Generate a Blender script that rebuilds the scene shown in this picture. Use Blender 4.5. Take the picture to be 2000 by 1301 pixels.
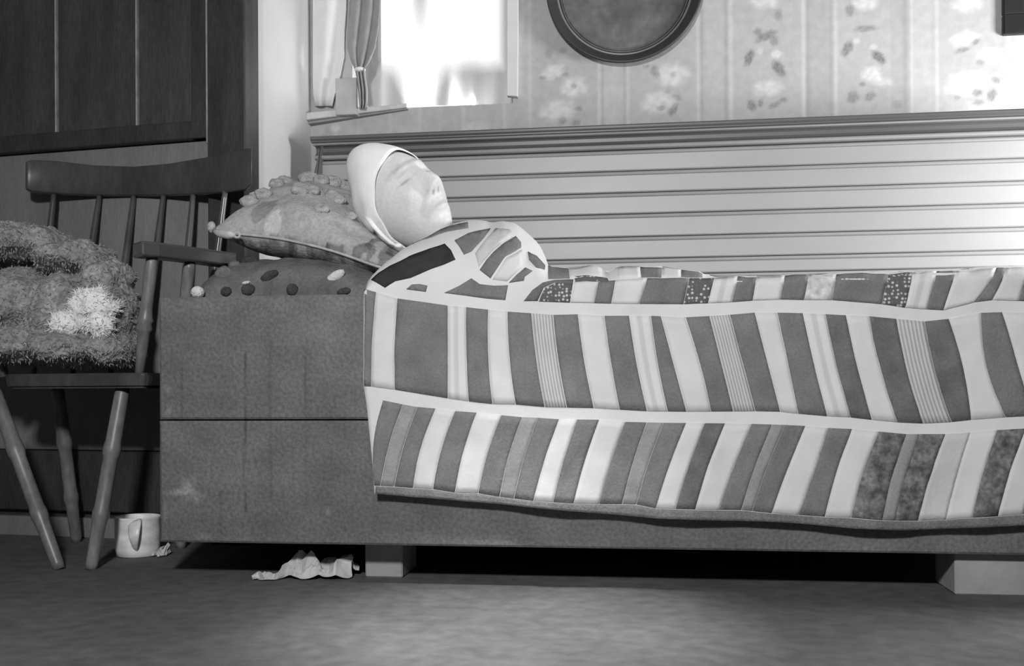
import bpy, bmesh, math, random
import numpy as np
from mathutils import Vector, Matrix, noise

random.seed(7)
for o in list(bpy.data.objects):
    bpy.data.objects.remove(o, do_unlink=True)
SC = bpy.context.scene
COL = SC.collection
PI = math.pi

# ------------------------------------------------------------------ camera
F = 2000.0                       # focal length in pixels of a 2000 px wide frame
CX, CY = 1000.0, 760.0           # principal point (horizon) in the frame
YAW = math.radians(7.6)
ROLL = 0.0052
CAMZ = 0.42
cam = bpy.data.cameras.new('camera')
cam.sensor_width = 36.0
cam.lens = 36.0 * F / 2000.0
cam.shift_y = (CY - 650.5) / 2000.0
cam.clip_start = 0.02
cam_o = bpy.data.objects.new('camera', cam)
COL.objects.link(cam_o)
cam_o.matrix_world = (Matrix.Translation((0, 0, CAMZ)) @ Matrix.Rotation(YAW, 4, 'Z')
                      @ Matrix.Rotation(PI / 2, 4, 'X') @ Matrix.Rotation(-ROLL, 4, 'Z'))
SC.camera = cam_o

# ------------------------------------------------------------------ world, light, exposure
w = bpy.data.worlds.new('sky'); SC.world = w; w.use_nodes = True
w.node_tree.nodes['Background'].inputs[0].default_value = (1, 1, 1, 1)
w.node_tree.nodes['Background'].inputs[1].default_value = 1.6
SC.view_settings.view_transform = 'Standard'
SC.view_settings.look = 'None'
SC.view_settings.gamma = 1.0
SC.view_settings.use_curve_mapping = False
SC.view_settings.exposure = 0.0


def light(name, kind, loc, target, energy, size=0.3, size_y=None, spot=None, blend=0.5, spread=None):
    l = bpy.data.lights.new(name, kind)
    l.energy = energy
    if kind == 'AREA':
        l.size = size
        if size_y:
            l.shape = 'RECTANGLE'; l.size_y = size_y
        if spread: l.spread = math.radians(spread)
    else:
        l.shadow_soft_size = size
    if kind == 'SPOT':
        l.spot_size = math.radians(spot); l.spot_blend = blend
    o = bpy.data.objects.new(name, l); COL.objects.link(o)
    o.location = loc
    d = Vector(target) - Vector(loc)
    o.rotation_euler = d.to_track_quat('-Z', 'Y').to_euler()
    return o


# photographer's lamp high beside the camera, an added area light out of frame at the right, daylight in the back window, an added spot for the bright pool on the floor
light('flash_lamp', 'SPOT', (-0.35, -0.25, 1.45), (0.0, 2.5, 0.84), 232, 0.10, spot=124, blend=1.0)
light('right_side_light', 'AREA', (1.95, 2.45, 0.95), (0.3, 3.05, 0.80), 50, 0.5, 0.5)
light('window_daylight', 'AREA', (-0.56, 3.335, 1.345), (-1.1, 2.95, 1.45), 2.0, 0.12, 0.07, spread=150)
light('floor_pool_spot', 'SPOT', (-0.20, 1.15, 2.26), (-0.26, 1.80, 0.0), 400, 0.12, spot=25, blend=1.0)


# ------------------------------------------------------------------ projection helpers
SA, CA = math.sin(YAW), math.cos(YAW)
FWD = Vector((-SA, CA, 0)); RGT = Vector((CA, SA, 0)); UP = Vector((0, 0, 1))
CAM = Vector((0, 0, CAMZ))


def unroll(px, py):
    dx, dy = px - CX, py - CY
    c, s = math.cos(ROLL), math.sin(ROLL)
    return dx * c - dy * s, dx * s + dy * c


def ray(px, py):
    dx, dy = unroll(px, py)
    return FWD + RGT * (dx / F) + UP * (-dy / F)


def P(px, py, d):
    return CAM + ray(px, py) * d


def PY(px, py, Y):
    r = ray(px, py); return CAM + r * (Y / r.y)


def PZ(px, py, Z):
    r = ray(px, py); return CAM + r * ((Z - CAMZ) / r.z)


def PXY(px, py, d, z):
    """point at depth d in column px with given world height"""
    p = P(px, py, d); p.z = z; return p


def lerp(a, b, t): return a + (b - a) * t


# ------------------------------------------------------------------ materials (black-and-white picture: neutral greys)
MATS = {}


def nd(nt, t, **kw):
    n = nt.nodes.new(t)
    for k, v in kw.items(): setattr(n, k, v)
    return n


def grey(v): return (v, v, v, 1)


def mat(name, v, rough=0.75, var=0.12, scale=12.0, bump=0.0, bscale=60.0, spec=0.3, stretch=(1, 1, 1), var2=0.0, scale2=90.0):
    if name in MATS: return MATS[name]
    m = bpy.data.materials.new(name); m.use_nodes = True
    nt = m.node_tree; b = nt.nodes['Principled BSDF']
    b.inputs['Roughness'].default_value = rough
    b.inputs['Specular IOR Level'].default_value = spec
    tc = nd(nt, 'ShaderNodeTexCoord')
    mp = nd(nt, 'ShaderNodeMapping'); mp.inputs['Scale'].default_value = stretch
    nt.links.new(tc.outputs['Object'], mp.inputs[0])
    n1 = nd(nt, 'ShaderNodeTexNoise'); n1.inputs['Scale'].default_value = scale; n1.inputs['Detail'].default_value = 6
    nt.links.new(mp.outputs[0], n1.inputs['Vector'])
    rmp = nd(nt, 'ShaderNodeMapRange')
    rmp.inputs['From Min'].default_value = 0.3; rmp.inputs['From Max'].default_value = 0.7
    rmp.inputs['To Min'].default_value = v * (1 - var); rmp.inputs['To Max'].default_value = v * (1 + var)
    nt.links.new(n1.outputs['Fac'], rmp.inputs['Value'])
    out = rmp.outputs[0]
    if var2:
        n2 = nd(nt, 'ShaderNodeTexNoise'); n2.inputs['Scale'].default_value = scale2; n2.inputs['Detail'].default_value = 3
        nt.links.new(mp.outputs[0], n2.inputs['Vector'])
        r2 = nd(nt, 'ShaderNodeMapRange')
        r2.inputs['From Min'].default_value = 0.3; r2.inputs['From Max'].default_value = 0.7
        r2.inputs['To Min'].default_value = 1 - var2; r2.inputs['To Max'].default_value = 1 + var2
        nt.links.new(n2.outputs['Fac'], r2.inputs['Value'])
        mu = nd(nt, 'ShaderNodeMath', operation='MULTIPLY')
        nt.links.new(out, mu.inputs[0]); nt.links.new(r2.outputs[0], mu.inputs[1]); out = mu.outputs[0]
    cb = nd(nt, 'ShaderNodeCombineColor')
    for i in range(3): nt.links.new(out, cb.inputs[i])
    nt.links.new(cb.outputs[0], b.inputs['Base Color'])
    if bump:
        n3 = nd(nt, 'ShaderNodeTexNoise'); n3.inputs['Scale'].default_value = bscale; n3.inputs['Detail'].default_value = 4
        nt.links.new(mp.outputs[0], n3.inputs['Vector'])
        bp = nd(nt, 'ShaderNodeBump'); bp.inputs['Strength'].default_value = bump; bp.inputs['Distance'].default_value = 0.01
        nt.links.new(n3.outputs['Fac'], bp.inputs['Height']); nt.links.new(bp.outputs[0], b.inputs['Normal'])
    MATS[name] = m
    return m


def mat_attr(name, rough=0.8, spec=0.2, var=0.08, scale=30, bump=0.0):
    """grey taken from the mesh's own printed colour layer 'print'"""
    m = bpy.data.materials.new(name); m.use_nodes = True
    nt = m.node_tree; b = nt.nodes['Principled BSDF']
    b.inputs['Roughness'].default_value = rough; b.inputs['Specular IOR Level'].default_value = spec
    at = nd(nt, 'ShaderNodeAttribute', attribute_name='print')
    tc = nd(nt, 'ShaderNodeTexCoord')
    n1 = nd(nt, 'ShaderNodeTexNoise'); n1.inputs['Scale'].default_value = scale; n1.inputs['Detail'].default_value = 5
    nt.links.new(tc.outputs['Object'], n1.inputs['Vector'])
    r = nd(nt, 'ShaderNodeMapRange')
    r.inputs['From Min'].default_value = 0.3; r.inputs['From Max'].default_value = 0.7
    r.inputs['To Min'].default_value = 1 - var; r.inputs['To Max'].default_value = 1 + var
    nt.links.new(n1.outputs['Fac'], r.inputs['Value'])
    mx = nd(nt, 'ShaderNodeVectorMath', operation='SCALE')
    nt.links.new(at.outputs['Color'], mx.inputs[0]); nt.links.new(r.outputs[0], mx.inputs['Scale'])
    nt.links.new(mx.outputs[0], b.inputs['Base Color'])
    if bump:
        bp = nd(nt, 'ShaderNodeBump'); bp.inputs['Strength'].default_value = bump; bp.inputs['Distance'].default_value = 0.01
        nt.links.new(n1.outputs['Fac'], bp.inputs['Height']); nt.links.new(bp.outputs[0], b.inputs['Normal'])
    return m


def mat_uvstripe(name, a, bb, freq, duty=0.5, soft=0.15, wob=0.25):
    m = bpy.data.materials.new(name); m.use_nodes = True
    nt = m.node_tree; b = nt.nodes['Principled BSDF']; b.inputs['Roughness'].default_value = 0.9
    b.inputs['Specular IOR Level'].default_value = 0.1
    uv = nd(nt, 'ShaderNodeUVMap'); sx = nd(nt, 'ShaderNodeSeparateXYZ'); nt.links.new(uv.outputs[0], sx.inputs[0])
    n = nd(nt, 'ShaderNodeTexNoise'); n.inputs['Scale'].default_value = 5; nt.links.new(uv.outputs[0], n.inputs['Vector'])
    m1 = nd(nt, 'ShaderNodeMath', operation='MULTIPLY_ADD'); m1.inputs[1].default_value = wob / freq; nt.links.new(n.outputs['Fac'], m1.inputs[0]); nt.links.new(sx.outputs[0], m1.inputs[2])
    m2 = nd(nt, 'ShaderNodeMath', operation='MULTIPLY'); m2.inputs[1].default_value = freq * 2 * PI; nt.links.new(m1.outputs[0], m2.inputs[0])
    m3 = nd(nt, 'ShaderNodeMath', operation='SINE'); nt.links.new(m2.outputs[0], m3.inputs[0])
    r = nd(nt, 'ShaderNodeMapRange'); th = math.cos(PI * duty)
    r.inputs['From Min'].default_value = th - soft; r.inputs['From Max'].default_value = th + soft
    r.inputs['To Min'].default_value = a; r.inputs['To Max'].default_value = bb
    nt.links.new(m3.outputs[0], r.inputs['Value'])
    cb = nd(nt, 'ShaderNodeCombineColor')
    for i in range(3): nt.links.new(r.outputs[0], cb.inputs[i])
    nt.links.new(cb.outputs[0], b.inputs['Base Color'])
    MATS[name] = m
    return m


def mat_dots(name, dark, lightv, scale=150, rad=0.36):
    m = bpy.data.materials.new(name); m.use_nodes = True
    nt = m.node_tree; b = nt.nodes['Principled BSDF']; b.inputs['Roughness'].default_value = 0.9
    b.inputs['Specular IOR Level'].default_value = 0.1
    tc = nd(nt, 'ShaderNodeTexCoord')
    v = nd(nt, 'ShaderNodeTexVoronoi', voronoi_dimensions='3D', feature='F1'); v.inputs['Scale'].default_value = scale
    v.inputs['Randomness'].default_value = 0.45
    mp = nd(nt, 'ShaderNodeMapping'); mp.inputs['Scale'].default_value = (1, 0.25, 1)
    nt.links.new(tc.outputs['Object'], mp.inputs[0]); nt.links.new(mp.outputs[0], v.inputs['Vector'])
    r = nd(nt, 'ShaderNodeMapRange'); r.inputs['From Min'].default_value = rad - 0.08; r.inputs['From Max'].default_value = rad + 0.08
    r.inputs['To Min'].default_value = lightv; r.inputs['To Max'].default_value = dark
    nt.links.new(v.outputs['Distance'], r.inputs['Value'])
    cb = nd(nt, 'ShaderNodeCombineColor')
    for i in range(3): nt.links.new(r.outputs[0], cb.inputs[i])
    nt.links.new(cb.outputs[0], b.inputs['Base Color'])
    MATS[name] = m
    return m


CLOTH = dict(rough=0.92, spec=0.1)
mat('quilt_white', 0.67, var=0.05, scale=9, bump=0.08, bscale=120, **CLOTH)
mat('quilt_light', 0.64, var=0.06, scale=14, bump=0.08, bscale=120, **CLOTH)
mat('quilt_pale', 0.54, var=0.1, scale=14, bump=0.15, bscale=120, **CLOTH)
mat('quilt_dark', 0.185, var=0.16, scale=16, var2=0.12, scale2=260, bump=0.2, bscale=160, **CLOTH)
mat('quilt_dark2', 0.15, var=0.2, scale=20, var2=0.12, scale2=260, bump=0.2, bscale=160, **CLOTH)
mat('quilt_mid', 0.29, var=0.12, scale=24, var2=0.1, scale2=260, bump=0.15, bscale=120, **CLOTH)
mat('quilt_black', 0.042, var=0.2, scale=30, bump=0.15, bscale=120, **CLOTH)
mat('quilt_hem', 0.17, var=0.15, scale=30, var2=0.2, scale2=200, bump=0.3, bscale=200, **CLOTH)
mat('quilt_floral', 0.16, var=0.5, scale=45, var2=0.35, scale2=120, bump=0.2, bscale=120, **CLOTH)
mat('quilt_paleprint', 0.58, var=0.3, scale=60, bump=0.2, bscale=120, **CLOTH)
mat_uvstripe('quilt_ticking', 0.30, 0.55, 7, 0.62, 0.8)
mat_uvstripe('quilt_faint', 0.56, 0.67, 1.6, 0.6, 0.4, 0.05)
mat_dots('quilt_dots', 0.12, 0.55, 125, 0.32)
mat('settle_wood', 0.135, rough=0.6, var=0.22, scale=7, var2=0.16, scale2=55, bump=0.25, bscale=90, stretch=(0.6, 1, 1.3))
mat('settle_inner', 0.09, rough=0.7, var=0.2)
mat('board_paint', 0.335, rough=0.42, var=0.07, scale=5, bump=0.06, bscale=30, spec=0.5, stretch=(0.4, 1, 1))
mat('rail_shaded', 0.10, rough=0.4, var=0.12, scale=6, spec=0.5, stretch=(0.4, 1, 1))  # dark tone carries the cove's shade under the capping in its colour
mat('rail_light', 0.30, rough=0.4, var=0.1, scale=6, spec=0.5, stretch=(0.4, 1, 1))
mat('plaster', 0.60, rough=0.9, var=0.06, scale=4, bump=0.12, bscale=40)
mat('room_plaster', 0.45, rough=0.95, var=0.1, scale=3)
mat('ceiling_boards', 0.3, rough=0.95, var=0.1, scale=3)
mat('door_wood', 0.042, rough=0.5, var=0.3, scale=5, var2=0.2, scale2=60, bump=0.1, stretch=(3, 3, 0.6))
mat('door_panel', 0.058, rough=0.5, var=0.25, scale=5, var2=0.2, scale2=60, bump=0.1, stretch=(3, 3, 0.6))
mat('door_lower', 0.2, rough=0.6, var=0.12, scale=5, var2=0.1, scale2=60, stretch=(3, 3, 0.6))
mat('bead_wood', 0.30, rough=0.35, var=0.3, scale=30, spec=0.6)
mat('floor_clay', 0.11, rough=0.8, var=0.18, scale=3.5, var2=0.18, scale2=26, bump=0.25, bscale=14, spec=0.25)
mat('chair_wood', 0.065, rough=0.32, var=0.3, scale=9, var2=0.15, scale2=70, spec=0.6, stretch=(1, 1, 0.4))
mat('leg_wood', 0.17, rough=0.4, var=0.35, scale=14, var2=0.2, scale2=70, spec=0.5, stretch=(1, 1, 0.4))
mat('arm_wood', 0.08, rough=0.28, var=0.3, scale=9, spec=0.6)
mat('fleece', 0.33, rough=0.95, var=0.35, scale=22, var2=0.3, scale2=110, bump=0.9, bscale=110, spec=0.05)
mat('fleece_pile', 0.36, rough=0.95, var=0.4, scale=30, spec=0.05)
mat('fleece_white', 0.88, rough=0.95, var=0.12, scale=25, bump=0.6, bscale=120, spec=0.05)
mat('skin', 0.60, rough=0.6, var=0.07, scale=28, var2=0.05, scale2=160, bump=0.12, bscale=140, spec=0.2)
mat('cap_linen', 0.9, rough=0.95, var=0.03, scale=30, bump=0.15, bscale=220, spec=0.05)
mat('pillow_tuft', 0.42, rough=0.95, var=0.25, scale=60, bump=0.7, bscale=240, spec=0.05)
mat('tuft_dark', 0.07, rough=0.95, var=0.3, scale=60, bump=0.6, bscale=240, spec=0.05)
mat('tuft_grey', 0.17, rough=0.95, var=0.3, scale=60, bump=0.6, bscale=240, spec=0.05)
mat('tuft_white', 0.7, rough=0.95, var=0.15, scale=60, bump=0.6, bscale=240, spec=0.05)
mat('bolster_cloth', 0.14, rough=0.95, var=0.25, scale=18, var2=0.15, scale2=160, bump=0.4, bscale=140, spec=0.05)
mat('mattress_tick', 0.3, rough=0.95, var=0.1)
mat('piping', 0.40, rough=0.9, var=0.2, scale=50)
mat('tray_tin', 0.11, rough=0.45, var=0.45, scale=9, var2=0.2, scale2=40, spec=0.5)
mat('tray_rim', 0.04, rough=0.4, var=0.2, scale=9, spec=0.5)
mat('tray_bead', 0.22, rough=0.35, var=0.2, spec=0.6)
mat('frame_black', 0.02, rough=0.4, var=0.2)
mat('picture_paper', 0.35, rough=0.7, var=0.4, scale=14)
mat('enamel', 0.8, rough=0.35, var=0.22, scale=24, spec=0.5, stretch=(1, 1, 1.6))
mat('paper', 0.52, rough=0.9, var=0.14, scale=20)
mat('curtain_white', 0.80, rough=0.95, var=0.04, scale=14)
mat('sill_paint', 0.55, rough=0.7, var=0.1, scale=20)
mat('sill_edge', 0.3, rough=0.7, var=0.1, scale=20)
mat('card_box', 0.46, rough=0.9, var=0.08, scale=25)
mat('window_paint', 0.7, rough=0.6, var=0.05)
mat('block_wood', 0.33, rough=0.75, var=0.15, scale=12, bump=0.15)
mat('skirting', 0.05, rough=0.7, var=0.25, scale=6)


# translucent net and glass
def mat_net(name, v, tr):
    m = bpy.data.materials.new(name); m.use_nodes = True
    nt = m.node_tree; b = nt.nodes['Principled BSDF']
    tc = nd(nt, 'ShaderNodeTexCoord'); n = nd(nt, 'ShaderNodeTexNoise'); n.inputs['Scale'].default_value = 35
    nt.links.new(tc.outputs['Object'], n.inputs['Vector'])
    r = nd(nt, 'ShaderNodeMapRange'); r.inputs['To Min'].default_value = v * 0.8; r.inputs['To Max'].default_value = v * 1.2
    nt.links.new(n.outputs['Fac'], r.inputs['Value'])
    cb = nd(nt, 'ShaderNodeCombineColor')
    for i in range(3): nt.links.new(r.outputs[0], cb.inputs[i])
    nt.links.new(cb.outputs[0], b.inputs['Base Color']); b.inputs['Roughness'].default_value = 0.95
    t = nd(nt, 'ShaderNodeBsdfTranslucent'); nt.links.new(cb.outputs[0], t.inputs['Color'])
    mx = nd(nt, 'ShaderNodeMixShader'); mx.inputs[0].default_value = tr
    nt.links.new(b.outputs[0], mx.inputs[1]); nt.links.new(t.outputs[0], mx.inputs[2])
    nt.links.new(mx.outputs[0], nt.nodes['Material Output'].inputs['Surface'])
    MATS[name] = m
    return m


mat_net('net', 0.55, 0.35)
mat_net('floral_net', 0.45, 0.25)
gm = bpy.data.materials.new('glass'); gm.use_nodes = True
gb = gm.node_tree.nodes['Principled BSDF']
gb.inputs['Transmission Weight'].default_value = 1.0; gb.inputs['Roughness'].default_value = 0.0; gb.inputs['IOR'].default_value = 1.02
MATS['glass'] = gm

# ------------------------------------------------------------------ object helpers


def mk(name, verts, faces, m=None, parent=None, smooth=False, origin=None, auto=None):
    me = bpy.data.meshes.new(name)
    vs = [Vector(v) for v in verts]
    if parent is not None:
        off = WLOC[parent.name]
    elif origin is not None:
        off = Vector(origin)
    else:
        xs = [v.x for v in vs]; ys = [v.y for v in vs]; zs = [v.z for v in vs]
        off = Vector(((min(xs) + max(xs)) / 2, (min(ys) + max(ys)) / 2, min(zs)))
    me.from_pydata([v - off for v in vs], [], faces)
    me.validate()
    if m: me.materials.append(MATS[m] if isinstance(m, str) else m)
    if smooth:
        me.polygons.foreach_set('use_smooth', [True] * len(me.polygons))
    o = bpy.data.objects.new(name, me); COL.objects.link(o)
    if parent is not None:
        o.parent = parent; WLOC[o.name] = off
    else:
        o.location = off; WLOC[o.name] = off
    return o


WLOC = {}


def mkbm(name, bm, m=None, parent=None, smooth=False, origin=None):
    bm.verts.ensure_lookup_table(); bm.verts.index_update()
    v = [x.co.copy() for x in bm.verts]; f = [[q.index for q in p.verts] for p in bm.faces]
    bm.free()
    return mk(name, v, f, m, parent, smooth, origin)


def empty(name, loc):
    o = bpy.data.objects.new(name, None); COL.objects.link(o); o.location = loc
    o.empty_display_size = 0.05
    WLOC[o.name] = Vector(loc); return o


def tag(o, label=None, cat=None, group=None, kind=None):
    if label: o['label'] = label
    if cat: o['category'] = cat
    if group: o['group'] = group
    if kind: o['kind'] = kind
    return o


def struct(o, label=None, cat=None):
    return tag(o, label, cat, None, 'structure')


def bevel(bm, w, seg=1):
    if w > 0:
        bmesh.ops.bevel(bm, geom=list(bm.edges), offset=w, segments=seg, affect='EDGES', profile=0.7)


def box_bm(x0, x1, y0, y1, z0, z1, bv=0.0, seg=1, bm=None):
    b = bmesh.new()
    bmesh.ops.create_cube(b, size=1)
    for v in b.verts:
        v.co = Vector(((x0 + x1) / 2 + v.co.x * (x1 - x0), (y0 + y1) / 2 + v.co.y * (y1 - y0), (z0 + z1) / 2 + v.co.z * (z1 - z0)))
    bevel(b, bv, seg)
    if bm is None: return b
    me = bpy.data.meshes.new('t'); b.to_mesh(me); b.free(); bm.from_mesh(me); bpy.data.meshes.remove(me)
    return bm


def box(name, x0, x1, y0, y1, z0, z1, m, parent=None, bv=0.003, seg=1):
    return mkbm(name, box_bm(x0, x1, y0, y1, z0, z1, bv, seg), m, parent)


def hexa(name, pts8, m, parent=None, bv=0.002):
    """8 points: bottom 4 (ccw) then top 4"""
    b = bmesh.new(); vs = [b.verts.new(p) for p in pts8]
    for f in ((3, 2, 1, 0), (4, 5, 6, 7), (0, 1, 5, 4), (1, 2, 6, 5), (2, 3, 7, 6), (3, 0, 4, 7)):
        b.faces.new([vs[i] for i in f])
    bmesh.ops.recalc_face_normals(b, faces=b.faces)
    bevel(b, bv)
    return mkbm(name, b, m, parent)


def extrude_profile(name, prof, x0, x1, m, parent=None, smooth=False, n=1):
    """closed (y,z) profile swept along X"""
    k = len(prof); vs = []; fs = []
    for i in range(n + 1):
        x = lerp(x0, x1, i / n)
        vs += [(x, y, z) for y, z in prof]
    for i in range(n):
        for j in range(k):
            a = i * k + j; b = i * k + (j + 1) % k
            fs.append((a, b, b + k, a + k))
    fs.append(tuple(range(k))[::-1]); fs.append(tuple(range(n * k, n * k + k)))
    b = bmesh.new()
    V = [b.verts.new(v) for v in vs]
    for f in fs: b.faces.new([V[i] for i in f])
    bmesh.ops.recalc_face_normals(b, faces=b.faces)
    return mkbm(name, b, m, parent, smooth)


def tube(name, pts, rad, m, parent=None, seg=12, cap=True, flat=(1, 1)):
    """round bar along a polyline, radius per point"""
    pts = [Vector(p) for p in pts]
    if not isinstance(rad, (list, tuple)): rad = [rad] * len(pts)
    vs = []; fs = []
    n = len(pts)
    ref = Vector((0, 0, 1))
    t0 = (pts[-1] - pts[0]).normalized()
    if abs(t0.z) > 0.85: ref = Vector((0, 1, 0))
    for i, p in enumerate(pts):
        t = (pts[min(i + 1, n - 1)] - pts[max(i - 1, 0)]).normalized()
        a = t.cross(ref).normalized(); b = a.cross(t).normalized()
        for j in range(seg):
            q = 2 * PI * j / seg
            vs.append(p + a * math.cos(q) * rad[i] * flat[0] + b * math.sin(q) * rad[i] * flat[1])
    for i in range(n - 1):
        for j in range(seg):
            k = (j + 1) % seg
            fs.append((i * seg + j, i * seg + k, (i + 1) * seg + k, (i + 1) * seg + j))
    if cap:
        fs.append(tuple(range(seg))[::-1]); fs.append(tuple(range((n - 1) * seg, n * seg)))
    b = bmesh.new(); V = [b.verts.new(v) for v in vs]
    for f in fs: b.faces.new([V[i] for i in f])
    bmesh.ops.recalc_face_normals(b, faces=b.faces)
    return mkbm(name, b, m, parent, True)


def turned(name, a, b, prof, m, parent=None, seg=14):
    """turned bar from a to b with (t, radius) profile"""
    a, b = Vector(a), Vector(b)
    return tube(name, [a.lerp(b, t) for t, r in prof], [r for t, r in prof], m, parent, seg)


def ico(center, rx, ry, rz, sub=3, rot=None, disp=None):
    bm = bmesh.new(); bmesh.ops.create_icosphere(bm, subdivisions=sub, radius=1)
    for v in bm.verts:
        n = v.co.copy(); s = 1.0
        if disp: s = disp(n)
        c = Vector((n.x * rx * s, n.y * ry * s, n.z * rz * s))
        if rot: c = rot @ c
        v.co = Vector(center) + c
    return bm


def join_bm(dst, src):
    me = bpy.data.meshes.new('t'); src.to_mesh(me); src.free(); dst.from_mesh(me); bpy.data.meshes.remove(me)


def remeshed(verts, faces, vox, smooth_it=0):
    """union of closed shells as one continuous surface"""
    me = bpy.data.meshes.new('tmp'); me.from_pydata([tuple(v) for v in verts], [], faces)
    o = bpy.data.objects.new('tmp', me); COL.objects.link(o)
    r = o.modifiers.new('r', 'REMESH'); r.mode = 'VOXEL'; r.voxel_size = vox
    if smooth_it:
        s = o.modifiers.new('s', 'SMOOTH'); s.iterations = smooth_it; s.factor = 0.5
    bpy.context.view_layer.update()
    ev = o.evaluated_get(bpy.context.evaluated_depsgraph_get()); m2 = ev.to_mesh()
    n = len(m2.vertices); co = np.empty(n * 3); m2.vertices.foreach_get('co', co)
    fs = [tuple(p.vertices) for p in m2.polygons]
    ev.to_mesh_clear(); bpy.data.objects.remove(o, do_unlink=True); bpy.data.meshes.remove(me)
    return co.reshape(-1, 3), fs


def put_print(o, vals):
    """one grey per vertex as the printed pattern of a cloth or paper"""
    at = o.data.color_attributes.new('print', 'FLOAT_COLOR', 'POINT')
    a = np.ones((len(vals), 4)); a[:, :3] = np.asarray(vals)[:, None]
    at.data.foreach_set('color', a.ravel())


def nz(x, y, z=0.0, s=1.0):
    return noise.noise(Vector((x * s, y * s, z * s)))


# ================================================================== THE ROOM
YF = 2.13        # front face of the settle
YB = 3.05        # front face of the settle's boarded back
YW = 3.25        # wallpapered wall
SWX = PY(607, 150, YW).x          # plaster return wall
XR = 2.05        # right wall
ZC = 2.35

struct(box('floor', -3.2, XR + 0.1, -1.6, 4.2, -0.08, 0.0, 'floor_clay', bv=0), 'uneven grey clay floor, brightest in front of the settle')
struct(box('ceiling', -3.2, XR + 0.1, -1.6, 4.2, ZC, ZC + 0.08, 'ceiling_boards', bv=0), 'plain ceiling above the room, out of the picture')
struct(box('wall_right', XR, XR + 0.1, -1.6, YW + 0.2, 0, ZC, 'room_plaster', bv=0), 'plain plaster wall beyond the right edge')
struct(box('wall_front', -3.2, XR + 0.1, -1.7, -1.6, 0, ZC, 'room_plaster', bv=0), 'plain plaster wall behind the viewer')
struct(box('wall_far_left', -3.3, -3.2, -1.7, 4.2, 0, ZC, 'room_plaster', bv=0), 'plain plaster wall beyond the left edge')

# ---- wallpapered back wall with window opening
WX0, WX1 = PY(688, 120, YW).x, PY(1003, 120, YW).x
WZ0, WZ1 = PY(900, 207, YW).z, 2.0
st = 0.005


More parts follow.
